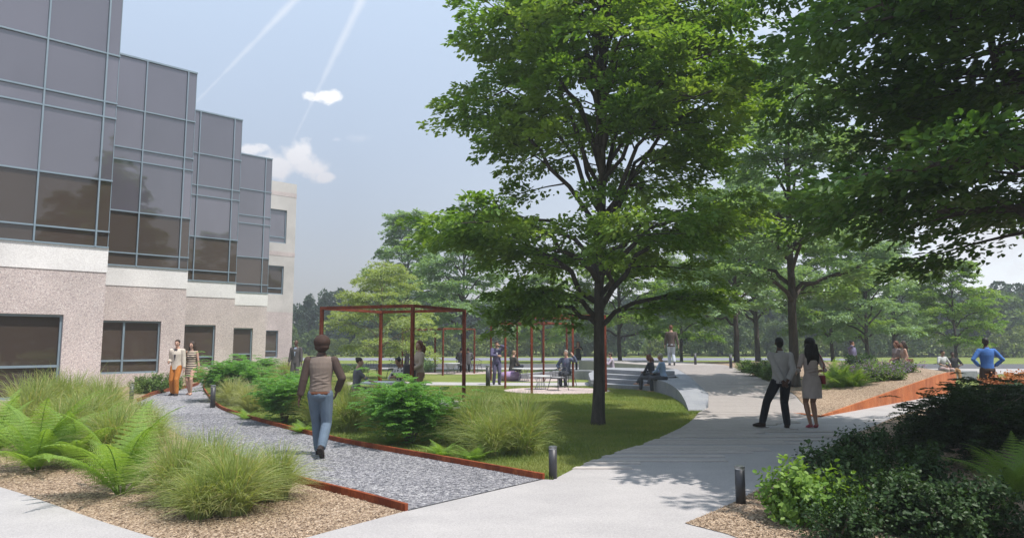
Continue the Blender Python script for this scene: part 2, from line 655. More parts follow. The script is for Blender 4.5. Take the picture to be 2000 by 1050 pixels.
# path and pads on the lawn, roads beyond
sheet('lawn_path', [P(560, 757), P(700, 751), P(900, 752), P(1100, 754), P(1245, 752), P(1225, 746), P(1000, 747), P(700, 745), P(560, 748)], .008, M_conc)
PLAZA = [(-60, 44.8), (-60, 47), (7.5, 46.5), (30, 44.8), (70, 40), (70, 35), (22, 37.5), (8, 43)]
sheet('pavement', PLAZA, .016, M_conc)
sheet('road', [(-150, 47), (7.5, 46.5), (30, 44.8), (150, 38), (150, 50), (30, 55), (-150, 57)], .006, M_asph)
sheet('far_road', [(-200, 66), (34, 65), (34, 75), (-200, 78)], .006, M_asph2)
for c in [(-3.0, 39.3, 2.3), (1.6, 24.9, 1.9), (.9, 32, 1.7), (-3.2, 19.3, 2.2)]:
    sheet('gravel_pad', [(c[0] + c[2] * math.cos(a * math.pi / 16), c[1] + c[2] * 0.9 * math.sin(a * math.pi / 16)) for a in range(32)], .010, M_pad)


def bedz(x, y):
    return max(.014, min(.68, .0642 * (x - 6.9) + .0285 * (y - 16.1)))


def dz_(y):
    return .0417 * max(0, min(15.6, y - 16.1))


XLt = [(9.4, .9), (12, 2.5), (14.5, 3.7), (17.6, 4.9), (20.3, 5.68), (24.1, 6.28), (27, 6.75), (29.1, 6.95), (32, 6.3), (36, 5.0), (40, 3.5)]
XRt = [(9.4, 2.3), (10.5, 4.2), (12, 6.0), (14, 6.6), (16.1, 6.95), (18, 7.5), (20.6, 8.3), (23.1, 8.75), (26, 9.2), (29.6, 9.6), (32, 9.8), (36, 9.4), (40, 8.6)]
_dl = [(p.y, p.x - .03) for p in smoothline(deckL, 4)]
XLt = [q_ for q_ in _dl if q_[0] < 17.4] + [q_ for q_ in XLt if q_[0] > 17.5]
XL = lambda y: float(np.interp(y, *zip(*XLt)))
XR = lambda y: float(np.interp(y, *zip(*XRt)))
# timber boardwalk: slab ramp with planks, fingering out into the concrete at its foot
sl = MB()
ys = list(np.arange(16.1, 40.01, .8))
for a, b in zip(ys[:-1], ys[1:]):
    za, zb = dz_(a) + .012, dz_(b) + .012
    sl.add([(XL(a), a, za), (XR(a), a, za), (XR(b), b, zb), (XL(b), b, zb), (XL(a), a, -.2), (XR(a), a, -.2), (XR(b), b, -.2), (XL(b), b, -.2)],
           [(0, 1, 2, 3), (0, 3, 7, 4), (1, 5, 6, 2)])
props(sl.build('boardwalk_slab', M_conc), kind='structure')
rng = random.Random(3)
pk = MB()
y = 9.6
while y < 40:
    x0, x1 = XL(y) + .02, XR(y) - .03
    if y < 16:
        x1 = x0 + (x1 - x0) * (rng.uniform(.45, 1.0) if y > 12 else rng.uniform(.35, .8))
        if y < 13 and rng.random() < .25:
            y += .2
            continue
    z = dz_(y + .07) + .014
    seg = x0
    while seg < x1 - .1:
        e = min(x1, seg + rng.uniform(1.8, 3.2))
        w = .135
        j = rng.uniform(-.002, .002)
        dl = XL(y + w) - XL(y) if seg == x0 else 0
        dr = XR(y + w) - XR(y) if (e == x1 and y > 16) else 0
        pk.prism([(seg, y), (e - .006, y), (e - .006 + dr, y + w), (seg + dl, y + w)], z - .002, z + .014 + j)
        seg = e
    y += .19
props(pk.build('boardwalk', M_plank), kind='structure')

# raised planting bed to the right of the boardwalk
bd = MB()
nx, ny = 22, 22
vs, fs = [], []
for j in range(ny + 1):
    Y = 16.1 + 21 * j / ny
    xr = 6.95 + (Y - 16.1) * 1.03 if Y < 24 else 15.1 + (Y - 24) * .35
    for i in range(nx + 1):
        X = XR(Y) + .01 + (xr - XR(Y) - .01) * i / nx
        vs.append((X, Y, bedz(X, Y) + .02 * pnoise(Vector((X, Y, 0))) * (0 < i < nx)))
for j in range(ny):
    for i in range(nx):
        a = j * (nx + 1) + i
        fs.append((a, a + 1, a + nx + 2, a + nx + 1))
bd.add(vs, fs)
props(bd.build('raised_mulch_bed', M_mulch, smooth=True), kind='structure')

# corten retaining wedge
wl = [(7.02 + (Y - 16.15) * 1.03, Y) for Y in np.linspace(16.2, 24.2, 12)]
o = MB()
poly = []
for i in range(len(wl) - 1):
    (xa, ya), (xb, yb) = wl[i], wl[i + 1]
    ta, tb = bedz(xa, ya) + .02, bedz(xb, yb) + .02
    n_ = .035
    o.add([(xa, ya, 0), (xb, yb, 0), (xb, yb, tb), (xa, ya, ta), (xa + n_, ya - n_, 0), (xb + n_, yb - n_, 0), (xb + n_, yb - n_, tb), (xa + n_, ya - n_, ta)],
          [(4, 5, 6, 7), (0, 3, 2, 1), (7, 6, 2, 3)] + ([(0, 4, 7, 3)] if i == 0 else []) + ([(1, 2, 6, 5)] if i == len(wl) - 2 else []))
props(o.build('retaining_wall', M_cortenw), 'rust orange steel retaining wall rising like a wedge beside the raised bed', 'wall')
o = MB()
o.prism([(6.5, 17.1), (6.97, 16.08), (7.1, 16.2), (6.62, 17.2)], 0, .05)
props(o.build('steel_edging', M_cortenw), 'tiny rusty steel edging at the pointed tip of the raised bed', 'edging')


def edging(name, line, label, h=.085, w=.042, mat=None):
    m = MB()
    L_, R_ = [], []
    for i, p in enumerate(line):
        d = (line[min(i + 1, len(line) - 1)] - line[max(i - 1, 0)]).normalized()
        n_ = Vector((-d.y, d.x, 0))
        L_.append(p + n_ * w / 2)
        R_.append(p - n_ * w / 2)
    rings = [[(a.x, a.y, 0), (b.x, b.y, 0), (b.x, b.y, h), (a.x, a.y, h)] for a, b in zip(L_, R_)]
    m.loft(rings)
    return props(m.build(name, mat or M_corten, bevel=.004), label, 'edging', 'rusty steel edgings of the gravel path')


edging('steel_edging', edgeR, 'long curved rusty steel edging between the gravel path and the lawn planting')
edging('steel_edging', edgeL_near, 'short rusty steel edging bordering the mulch at the near left corner of the gravel path')
edging('steel_edging', edgeL_far, 'distant rusty steel edging beside the boxwood and the strolling couple', .12)
edging('path_trim', [P(797, 998.5), P(1060, 937)], 'thin dark steel strip where the gravel path meets the concrete', .02, .012, M_steel)

# ------------------------------------------------------------------ curved concrete seat wall and steps
bw = empty('amphitheatre_seating', (5.5, 25, 0), 0, 'curved grey concrete seat wall with steps wrapping the lawn below the boardwalk', 'seating')
inner = smoothline([Vector(q) for q in [(4.42, 17.6, .03), (4.72, 19.2, .16), (4.95, 21, .32), (5.05, 23, .42), (4.95, 24.6, .42)]], 6)
outer = smoothline([Vector(q) for q in [(4.88, 17.6, .03), (5.25, 19.2, .18), (5.62, 21, .33), (5.95, 23.2, .43), (6.1, 25.4, .43)]], 6)
m = MB()
m.loft([[(a.x - 5.5, a.y - 25, -.02), (b.x - 5.5, b.y - 25, -.02), (b.x - 5.5, b.y - 25, b.z), (a.x - 5.5, a.y - 25, a.z)] for a, b in zip(inner, outer)])
m.build('seat_wall', M_cwall, bw, bevel=.01)
for k, (zz, off) in enumerate([(.16, 0), (.31, .75), (.46, 1.5), (.62, 2.25)]):
    st = MB()
    pts = [(4.95 + off * .25, 24.62 + off * .6), (6.1 + off * .05, 25.42 + off * .55), (6.2, 29.3), (3.6, 30.6), (3.0 + off * .3, 26.7 + off * .9)]
    st.prism([(x - 5.5, y - 25) for x, y in pts], .0 if k == 0 else zz - .15, zz)
    st.build('step', M_cwall, bw, bevel=.008)
m = MB()
wa = smoothline([Vector(q) for q in [(3.0, 26.7, .28), (3.2, 29.2, .42), (3.6, 31.5, .42), (2.6, 32.4, .4), (1.2, 32.6, .3), (-.5, 32.4, .15)]], 5)
rings = []
for i, p in enumerate(wa):
    d = (wa[min(i + 1, len(wa) - 1)] - wa[max(i - 1, 0)])
    d.z = 0
    d.normalize()
    n_ = Vector((d.y, -d.x, 0)) * .55
    rings.append([(p.x - 5.5, p.y - 25, -.02), (p.x + n_.x - 5.5, p.y + n_.y - 25, -.02), (p.x + n_.x - 5.5, p.y + n_.y - 25, p.z), (p.x - 5.5, p.y - 25, p.z)])
m.loft(rings)
m.build('low_wall', M_cwall, bw, bevel=.01)
# sloped wing between the seat wall and boardwalk
m = MB()
wing = [(p.x, p.y) for p in outer] + [(6.22, 29.3)]
for (xa, ya), (xb, yb) in zip(wing[:-1], wing[1:]):
    za, zb = (float(np.interp(q_, [20, 21, 23.2, 25.4, 29.3], [.245, .325, .425, .425, .56]) if q_ > 20 else float(np.interp(q_, [17.6, 19.2, 20], [.02, .17, .245]))) for q_ in (ya, yb))
    xla, xlb = XL(ya) + .02, XL(yb) + .02
    m.add([(xa - 5.5, ya - 25, za), (xla - 5.5, ya - 25, dz_(ya) + .05), (xlb - 5.5, yb - 25, dz_(yb) + .05), (xb - 5.5, yb - 25, zb)], [(0, 1, 2, 3)])
m.build('wing_slope', M_cwall, bw)

# ------------------------------------------------------------------ office building
U = Vector((.728, .686, 0)).normalized()
NV = Vector((U.y, -U.x, 0))
ZG = [4.7, 5.2, 6.85, 8.9, 9.4, 11.0, 13.15]
bld = empty('office_building', (-14, 26, 0), 0, 'stepped office building with pebble walls, white bands and tall bronze glass storeys', 'building')
B0 = Vector((-14, 26, 0))


def fpt(c, s_, out, z):
    """point s_ metres left of the corner c along the facade, out metres in front of it"""
    return Vector((c.x, c.y, 0)) - U * s_ + NV * out + Vector((0, 0, z)) - B0


def fbox(mb, c, s0, s1, o0, o1, z0, z1):
    q = [fpt(c, s1, o0, z0), fpt(c, s0, o0, z0), fpt(c, s0, o1, z0), fpt(c, s1, o1, z0)]
    t = [p + Vector((0, 0, z1 - z0)) for p in q]
    mb.add(q + t, [(0, 1, 2, 3), (7, 6, 5, 4), (0, 4, 5, 1), (1, 5, 6, 2), (2, 6, 7, 3), (3, 7, 4, 0)])


def wall_cells(mb, c, wid, depth, z0, z1, opens):
    xs = sorted({0, wid} | {v_ for op in opens for v_ in (op[0], op[1])})
    zs = sorted({z0, z1} | {v_ for op in opens for v_ in (op[2], op[3]) if z0 < v_ < z1})
    for a, b in zip(xs[:-1], xs[1:]):
        run = None
        for za, zb in zip(zs[:-1], zs[1:]):
            hole = any(op[0] <= (a + b) / 2 <= op[1] and op[2] <= (za + zb) / 2 <= op[3] for op in opens)
            if not hole:
                fbox(mb, c, a, b, -.3, 0, za, zb)


def solve_s(c, px):
    """distance left of corner c where the facade is seen at picture column px"""
    k = (px - 1000) / FPX
    # (c.x - U.x s) = k (c.y - U.y s) / .9945 approx
    k *= .9945
    return (c.x - k * c.y) / (U.x - k * U.y)


corners = [Vector((-12.86, 21.8, 0)), Vector((-13.5, 28.6, 0)), Vector((-14.0, 34.9, 0)), Vector((-15.1, 42.6, 0))]
widths = [15.0, 5.2, 5.2, 5.6]
gwin = [(solve_s(corners[0], 121), 5.2, 0.06, 2.55), (solve_s(corners[1], 313), solve_s(corners[1], 196), .5, 2.55), (solve_s(corners[2], 420), solve_s(corners[2], 352), .5, 2.55), (solve_s(corners[3], 493), solve_s(corners[3], 445), .5, 2.55)]
spacing = [1.62, 1.6, 1.7, 1.9]
edge = [.36, .36, .4, .42]


def window(c, op, vb, hb, mat):
    f = MB()
    s0, s1, z0, z1 = op
    t = .07
    fbox(f, c, s0, s1, -.22, -.10, z1 - t, z1)
    fbox(f, c, s0, s1, -.22, -.10, z0, z0 + t)
    fbox(f, c, s0, s0 + t, -.22, -.10, z0 + t, z1 - t)
    fbox(f, c, s1 - t, s1, -.22, -.10, z0 + t, z1 - t)
    for s_ in vb:
        fbox(f, c, s_ - t / 2, s_ + t / 2, -.215, -.095, z0 + t, z1 - t)
    for z in hb:
        fbox(f, c, s0 + t, s1 - t, -.21, -.105, z - t / 2, z + t / 2)
    w = f.build('window', M_rail, bld)
    p = MB()
    fbox(p, c, s0 + .01, s1 - .01, -.19, -.17, z0 + .01, z1 - .01)
    p.build('pane', mat, w)


for i, c in enumerate(corners):
    wd = widths[i]
    ops = [gwin[i]]
    if i == 0:
        ops.append((6.6, 10.0, .06, 2.55))
    wmb = MB()
    wall_cells(wmb, c, wd, .3, 0, 3.9, ops)
    # return wall going back at the right hand corner
    q = [fpt(c, 0, -.3, 0), fpt(c, 0, -5.5, 0), fpt(c, .3, -5.5, 0), fpt(c, .3, -.3, 0)]
    wmb.add(q + [p + Vector((0, 0, 3.9)) for p in q], [(0, 1, 5, 4), (1, 2, 6, 5), (2, 3, 7, 6), (3, 0, 4, 7)])
    # core behind the windows
    wmb.build('wall', M_pebble, bld)
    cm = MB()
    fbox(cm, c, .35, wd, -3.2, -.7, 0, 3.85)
    cm.build('interior', M_interior, bld)
    bm_ = MB()
    fbox(bm_, c, -.02, wd, -5.5, .02, 3.905, 4.69)
    bm_.build('wall_band', M_band, bld)
    for op in ops:
        s0, s1 = op[0], op[1]
        vb = [s0 + (1.95 if i == 0 else .62 * (s1 - s0))] if i != 0 else ([s0 + 2.4] if op is ops[0] else [])
        window(c, op, vb if i < 2 else [], [1.0], M_glo)
    # curtain wall
    fr = MB()
    cols = [0, edge[i]]
    while cols[-1] + spacing[i] < wd:
        cols.append(cols[-1] + spacing[i])
    cols.append(wd)
    t = .045
    for s_ in cols:
        if s_ == 0:
            fbox(fr, c, -.006, .012, -.03, .012, ZG[0], ZG[-1])
        else:
            fbox(fr, c, s_ - t / 2, s_ + t / 2, -.03, .075, ZG[0], ZG[-1] + .002)
    for z in ZG:
        h_ = .05 if z != ZG[-1] else .07
        fbox(fr, c, -.015, wd, -.028, .06, z - h_ / 2, z + h_ / 2)
    fobj = fr.build('curtain_wall', M_rail, bld)
    for a, b in zip(cols[:-1], cols[1:]):
        for j in range(6):
            p = MB()
            za, zb = ZG[j] + .002, ZG[j + 1] - .002
            # every pane very slightly out of true, as real ones are
            tl = rng.uniform(-.004, .004)
            q = [fpt(c, b, tl, za), fpt(c, a, -tl, za), fpt(c, a, -tl, zb), fpt(c, b, tl, zb)]
            r_ = [v_ - NV * .03 for v_ in q]
            p.add(q + r_, [(0, 1, 2, 3), (7, 6, 5, 4), (0, 4, 5, 1), (1, 5, 6, 2), (2, 6, 7, 3), (3, 7, 4, 0)])
            p.build('pane', M_glo if j < 2 else M_gup, fobj)
    # glazed return and roof
    rt = MB()
    q = [fpt(c, .01, -.04, ZG[0]), fpt(c, .01, -5.6, ZG[0])]
    rt.add(q + [p + Vector((0, 0, ZG[-1] - ZG[0])) for p in (q[1], q[0])], [(0, 1, 2, 3)])
    rt.build('side_glazing', M_gup, bld)
    rf = MB()
    fbox(rf, c, .02, wd, -9, -.05, ZG[-1] - .15, ZG[-1] + .0)
    rf.build('roof', M_rail, bld)

# concrete end block
c = Vector((-16.35, 51.6, 0))
HT = 13.6
s_a, s_b = solve_s(c, 552), solve_s(c, 515)
g_a, g_b = solve_s(c, 543), solve_s(c, 505)
ops = [(g_a, g_b, .6, 2.55), (s_a + .1, s_b, 5.2, 7.3), (s_a, s_b, 9.0, 11.5)]
lo = MB()
wall_cells(lo, c, 7, .3, 0, 3.9, [ops[0]])
q = [fpt(c, 0, -.3, 0), fpt(c, 0, -8, 0)]
lo.add(q + [q[1] + Vector((0, 0, 3.9)), q[0] + Vector((0, 0, 3.9))], [(0, 1, 2, 3)])
lo.build('wall', M_pebble, bld)
up = MB()
wall_cells(up, c, 7, .3, 3.902, HT, ops[1:])
q = [fpt(c, 0, -.3, 3.9), fpt(c, 0, -8, 3.9)]
up.add(q + [q[1] + Vector((0, 0, HT - 3.9)), q[0] + Vector((0, 0, HT - 3.9))], [(0, 1, 2, 3)])
up.build('upper_wall', M_end, bld)
st = MB()
for z in (8.05, 12.55):
    st = MB()
    fbox(st, c, -.01, 7, -.25, .012, z, z + .32)
    st.build('wall_stripe', M_pebble, bld)
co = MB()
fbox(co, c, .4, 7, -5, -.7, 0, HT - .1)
co.build('interior', M_interior, bld)
for k, op in enumerate(ops):
    window(c, op, [], [op[2] + .45], M_glo if k < 2 else M_gup)

# ------------------------------------------------------------------ vegetation builders
def leaves(pos, d, nrm, size, wr=.5, fold=.12):
    """two folded quads per leaf"""
    d = d / (np.linalg.norm(d, axis=1, keepdims=True) + 1e-9)
    nrm = nrm - d * np.sum(nrm * d, 1, keepdims=True)
    nrm = nrm / (np.linalg.norm(nrm, axis=1, keepdims=True) + 1e-9)
    s_ = np.cross(d, nrm)
    sz = size[:, None]
    w = sz * wr * .5
    up_ = nrm * sz * fold
    v0 = pos
    v1 = pos + d * sz
    l1 = pos + d * sz * .28 - s_ * w * .85 + up_
    l2 = pos + d * sz * .68 - s_ * w * .8 + up_
    r1 = pos + d * sz * .28 + s_ * w * .85 + up_
    r2 = pos + d * sz * .68 + s_ * w * .8 + up_
    V = np.stack([v0, v1, l1, l2, r1, r2], 1).reshape(-1, 3)
    n = len(pos)
    b = np.arange(n)[:, None] * 6
    F = np.concatenate([b + np.array([[0, 2, 3, 1]]), b + np.array([[0, 1, 5, 4]])], 1).reshape(-1, 4)
    return V, F


def unit(v_):
    return v_ / (np.linalg.norm(v_, axis=-1, keepdims=True) + 1e-9)


def make_tree_mesh(seed, H, Rr, zb, tr, nprim, lps, leaf, leafm, spray=.6, lean=(0, 0), wr=.55, top=.6, nsec=7, bark=None, droop=.12, extra=(), up=1.0):
    rg = np.random.default_rng(seed)
    mb = MB()
    tp = []
    wx = wy = 0
    nseg = 12
    for i in range(nseg + 1):
        z = H * .93 * i / nseg
        wx += rg.normal() * .03 * H / 12 + lean[0] / nseg
        wy += rg.normal() * .03 * H / 12 + lean[1] / nseg
        if i == 0:
            wx = wy = 0
        tp.append((wx, wy, z))
    tpn = np.array(tp)
    rad = lambda z: tr * max(.06, (1 - z / (H * .98))) ** .85 * (1 + .3 * math.exp(-z / .25))
    zz = [0, .08, .25] + [p[2] for p in tp[1:]]
    pts = [(np.interp(z, tpn[:, 2], tpn[:, 0]), np.interp(z, tpn[:, 2], tpn[:, 1]), z) for z in zz]
    mb.tube(pts, [rad(z) for z in zz], 12)

    def env(tau):
        tau = min(1, max(0, tau))
        return Rr * (top + (1 - top) * math.sin(math.pi * min(1, tau * .9 + .32))) * (1 - max(0, tau - .55) ** 2 * 3.6 * (1 - .25))
    sp, sdv, ssz = [], [], []
    for i in range(nprim + len(extra)):
        f = (min(i, nprim - 1) + rg.random() * .6) / nprim
        ts = f * .86
        zs = zb + ts * (H - zb)
        base = np.array([np.interp(zs, tpn[:, 2], tpn[:, 0]), np.interp(zs, tpn[:, 2], tpn[:, 1]), zs])
        az = i * 2.399 + rg.normal() * .25
        rise = up * (H - zb) * (.13 + .13 * rg.random()) + (.3 if f < .15 else .2) * (1 - f)
        if f < .12:
            rise *= .55
        Lh = env(ts + rise / (H - zb) * .8) * rg.uniform(.8, 1.08)
        Lh = max(.5, Lh)
        drp = droop
        if i >= nprim:
            zs, azd, Lh, rise, drp = extra[i - nprim]
            az = math.radians(azd)
            f = .05
            base = np.array([0, 0, zs])
        hd = np.array([math.cos(az), math.sin(az), 0])
        n = 9
        bp = []
        side = np.array([-hd[1], hd[0], 0])
        bend = rg.normal() * .10 * Lh
        for k in range(n + 1):
            t = k / n
            z = zs + rise * (1 - (1 - t) ** 2.0) - drp * Lh * t ** 2.5
            bp.append(base * np.array([1, 1, 0]) + hd * Lh * t ** 1.1 + side * bend * t * t + np.array([0, 0, z]) + rg.normal(size=3) * .02 * Lh * (t > 0))
        bp = np.array(bp)
        r0 = tr * (.36 * (1 - f) + .10)
        mb.tube([tuple(p) for p in bp], [r0 * (1 - k / n) ** .8 + .006 for k in range(n + 1)], 7)
        for k in range(nsec):
            t = .22 + .78 * (k + rg.random() * .6) / nsec
            t = min(t, .97)
            idx = t * n
            i0 = int(idx)
            p0 = bp[i0] + (bp[min(i0 + 1, n)] - bp[i0]) * (idx - i0)
            sg = 1 if k % 2 else -1
            an = az + sg * rg.uniform(.5, 1.15)
            ln = Lh * .42 * (1.15 - t) + .35 * spray + .25
            h2 = np.array([math.cos(an), math.sin(an), rg.uniform(-.05, .42)])
            m_ = 4
            sp2 = np.array([p0 + h2 * ln * q / m_ + np.array([0, 0, -.12 * ln * (q / m_) ** 2]) for q in range(m_ + 1)])
            mb.tube([tuple(p) for p in sp2], [r0 * .38 * (1 - t * .6) * (1 - q / m_) + .004 for q in range(m_ + 1)], 5)
            ns = max(3, int(ln / (spray * .42)))
            for q in range(ns):
                u_ = .2 + .8 * (q + .5) / ns
                pp = p0 + (sp2[-1] - p0) * u_
                a3 = an + (1 if q % 2 else -1) * rg.uniform(.1, .9)
                sp.append(pp + rg.normal(size=3) * .07 * spray)
                sdv.append([math.cos(a3), math.sin(a3), rg.uniform(-.4, .5)])
                ssz.append(spray * rg.uniform(.7, 1.25))
        for q in range(4):
            t = .62 + .38 * q / 3
            pp = bp[min(n, int(t * n))]
            a3 = az + rg.normal() * .5
            sp.append(pp)
            sdv.append([math.cos(a3), math.sin(a3), rg.uniform(-.3, .3)])
            ssz.append(spray * rg.uniform(.8, 1.3))
    # twigs around the tip of the leader
    for q in range(int(nprim * 1.2)):
        z = H * (.78 + .2 * rg.random())
        a3 = rg.random() * 6.28
        rr = Rr * .28 * rg.random() * (1.1 - z / H) * 4
        sp.append(np.array([np.interp(z, tpn[:, 2], tpn[:, 0]) + rr * math.cos(a3), np.interp(z, tpn[:, 2], tpn[:, 1]) + rr * math.sin(a3), z]))
        sdv.append([math.cos(a3), math.sin(a3), .4])
        ssz.append(spray)
    sp, sdv, ssz = np.array(sp), unit(np.array(sdv)), np.array(ssz)
    n = len(sp)
    # leaves arranged as flat fans
    rep = lambda a: np.repeat(a, lps, 0)
    c_, d_, s_ = rep(sp), rep(sdv), rep(ssz)[:, None]
    k = len(c_)
    uu = rg.random((k, 1)) ** .8
    vv = rg.uniform(-1, 1, (k, 1)) * (.62 - .35 * uu)
    sdx = unit(np.stack([-d_[:, 1], d_[:, 0], np.zeros(k)], 1))
    pos = c_ + s_ * (d_ * uu + sdx * vv)
    pos[:, 2] -= (s_[:, 0] * (.28 * uu[:, 0] ** 2 + .12 * np.abs(vv[:, 0]))) 
    pos += rg.normal(size=(k, 3)) * np.array([.05, .05, .07]) * spray
    ld = d_ + sdx * vv * 1.6 + rg.normal(size=(k, 3)) * .35
    ld[:, 2] -= .22
    nr = np.array([0, 0, 1.0]) + rg.normal(size=(k, 3)) * .42
    V, F = leaves(pos, ld, nr, leaf * rg.uniform(.65, 1.25, k), wr)
    trunk = mb.mesh('trunk', bark or M_bark, True)
    crown = npmesh('crown', V, F, leafm)
    return trunk, crown


TREEN = [0]


def put_tree(meshes, loc, rz, sc, label, cat='tree', group=None, name='tree', sz=None):
    e = empty(name, loc, rz, label, cat, group)
    e.scale = (sc, sc, sz or sc)
    link('trunk', meshes[0], e)
    link('crown', meshes[1], e)
    return e


main_t = make_tree_mesh(11, 12.4, 3.68, 2.35, .13, 58, 68, .12, LEAF_main, .6, wr=.6, top=.66, nsec=8, extra=[(2.1, 140, 1.9, .7, .42), (2.25, 165, 1.8, .8, .3), (2.0, -30, 2.6, 1.0, .12)], up=1.5)
put_tree(main_t, (1.81, 14.8, 0), R(35), 1, 'tall broad green shade tree standing alone on the lawn in the centre', name='shade_tree')
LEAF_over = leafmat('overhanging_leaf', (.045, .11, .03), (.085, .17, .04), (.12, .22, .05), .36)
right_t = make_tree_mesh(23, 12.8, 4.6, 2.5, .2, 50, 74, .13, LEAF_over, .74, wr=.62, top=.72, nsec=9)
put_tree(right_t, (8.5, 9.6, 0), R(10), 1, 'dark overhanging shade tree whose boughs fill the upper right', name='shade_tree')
put_tree(right_t, (11.3, 4.6, 0), R(150), .92, 'shade tree added outside the right edge to darken the right bed, leaf tips entering at the upper right corner', name='shade_tree')  # trunk out of view, added to deepen the shade on the right bed
mid_a = make_tree_mesh(31, 10.5, 3.1, 2.4, .16, 28, 42, .17, LEAF_mid, .62, nsec=6)
mid_b = make_tree_mesh(32, 9.5, 3.3, 2.0, .15, 26, 42, .17, LEAF_mid, .62, nsec=6)
mid_c = make_tree_mesh(33, 8.0, 3.0, 1.6, .12, 24, 42, .16, LEAF_main, .6, nsec=6)
pale_t = make_tree_mesh(35, 5.2, 2.5, .9, .06, 20, 34, .11, LEAF_pale, .5, nsec=6, bark=M_stem)
put_tree(pale_t, (-6.05, 32, 0), 0, 1, 'small pale green tree with thin trunk behind the nearest pergola', name='young_tree')
for ms, x, y, z, rz, sc, lb in [
    (mid_a, *at(1548, 22.3)[:2], .32, 1.0, 1.0, 'grey green tree with many forked limbs in the raised bed beside the boardwalk'),
    (mid_b, *at(1438, 36)[:2], .55, 2.0, 1.0, 'spreading tree behind the low hedge at the top of the boardwalk'),
    (mid_c, *at(1210, 40)[:2], 0, 0.3, 1.08, 'tree with slim straight trunk behind the low seat wall'),
    (mid_b, *at(905, 42)[:2], 0, 4.0, .98, 'hazy green tree rising behind the left far pergola'),
    (mid_a, *at(795, 50)[:2], 0, 2.2, 1.04, 'tallest hazy tree left of centre beyond the small pale tree'),
    (mid_c, *at(1060, 58)[:2], 0, 1.2, .95, 'low dark tree crown far behind the middle pergolas'),
    (mid_c, *at(1330, 52)[:2], 0, 5.2, 1.0, 'broad low tree behind the man walking up the boardwalk'),
    (mid_b, *at(1693, 38)[:2], 0, 3.1, .82, 'tree behind the purple flowers and the standing pair'),
    (mid_c, *at(1625, 44)[:2], 0, .9, 1.05, 'tree between the forked tree and the man in the violet shirt'),
    (mid_a, *at(1745, 46)[:2], 0, 5.5, .8, 'thin trunked tree beside the road right of the standing pair'),
    (mid_c, *at(1865, 40)[:2], 0, 4.4, .82, 'light green tree directly behind the two seated men'),
    (mid_a, *at(1480, 44)[:2], 0, 3.6, 1.15, 'tall pale tree seen in the gap between the two big crowns'),
]:
    put_tree(ms, (x, y, z), rz, sc, lb, group='park trees beyond the lawn', name='park_tree')


def blob_tree(seed, H, Rr, n, leaf, leafm, column=False):
    rg = np.random.default_rng(seed)
    lob = rg.normal(size=(26, 3)) * np.array([.45, .45, .3]) * np.array([Rr, Rr, H * .62])
    lob[:, 2] = H * (.12 + .8 * rg.random(26))
    taper = 1 - ((lob[:, 2] / H) ** 2) * (.55 if not column else .3)
    lob[:, :2] *= taper[:, None] * (1.2 if not column else .7)
    lr = Rr * (rg.uniform(.26, .46, 26)) * taper
    idx = rg.integers(0, 26, n)
    dv = unit(rg.normal(size=(n, 3)))
    rr = lr[idx] * rg.uniform(.55, 1.05, n) ** .5
    pos = lob[idx] + dv * rr[:, None] * np.array([1, 1, .8 if not column else 1.6])
    pos[:, 2] = np.abs(pos[:, 2]) + .05
    ld = dv + rg.normal(size=(n, 3)) * .6
    V, F = leaves(pos, ld, dv + rg.normal(size=(n, 3)) * .4, leaf * rg.uniform(.6, 1.3, n), .7)
    mb = MB()
    mb.tube([(0, 0, 0), (0.05, 0, H * .4), (0, .05, H * .85)], [.14, .1, .03], 7)
    for q in lob[::3]:
        mb.tube([(0, 0, q[2] * .55), tuple(q * .6 + np.array([0, 0, q[2] * .2])), tuple(q)], [.05, .03, .01], 5)
    return mb.mesh('trunk', M_bark, True), npmesh('crown', V, F, leafm)


wood = [blob_tree(101, 7.6, 3.0, 5200, .34, LEAF_far1), blob_tree(102, 8.2, 2.7, 5200, .34, LEAF_far2), blob_tree(103, 6.4, 2.9, 4600, .34, LEAF_far1),
        blob_tree(104, 3.4, 2.2, 3000, .28, LEAF_far3), blob_tree(105, 8.2, 1.5, 4200, .3, LEAF_far2, True), blob_tree(106, 7.6, 1.6, 4200, .3, LEAF_far2, True)]
rw = random.Random(17)
for i in range(58):
    px = 560 + i * 26.5 + rw.uniform(-8, 8)
    Yd = 86 + rw.uniform(0, 9) - 8 * max(0, (px - 1500) / 600)
    x = (px - 1000) / FPX * Yd
    if px < 705:
        ms, lb = wood[4 + i % 2], 'narrow dark bluish conifer in the far stand beside the building'
        gr = 'dark conifers beyond the lawn on the left'
    else:
        ms, lb = wood[rw.choice([0, 1, 2, 0, 1])], 'dense dark green tree in the wooded edge across the far road'
        gr = 'trees of the wooded edge across the road'
    e = put_tree(ms, (x, Yd, 0), rw.uniform(0, 6), rw.uniform(.86, 1.12) * (1.12 if px > 1880 else 1), lb, group=gr, name='conifer' if px < 705 else 'woodland_tree')
for i in range(70):
    px = 470 + i * 24 + rw.uniform(-9, 9)
    Yd = 97 + rw.uniform(0, 10)
    put_tree(wood[rw.choice([1, 2, 1, 0])], ((px - 1000) / FPX * Yd, Yd, 0), rw.uniform(0, 6), rw.uniform(.8, 1.0), 'tree filling the dark depth of the wood across the road', group='trees deep in the wood', name='woodland_tree')
for i in range(34):
    px = 572 + i * 43 + rw.uniform(-12, 12)
    Yd = 81.5 + rw.uniform(0, 2) - 7 * max(0, (px - 1500) / 600)
    put_tree(wood[3] if rw.random() < .6 else wood[2], ((px - 1000) / FPX * Yd, Yd, 0), rw.uniform(0, 6), rw.uniform(.5, 1.05), 'bushy understorey growth at the sunny foot of the wood', 'bush', 'bushes along the foot of the wood', 'roadside_bush')

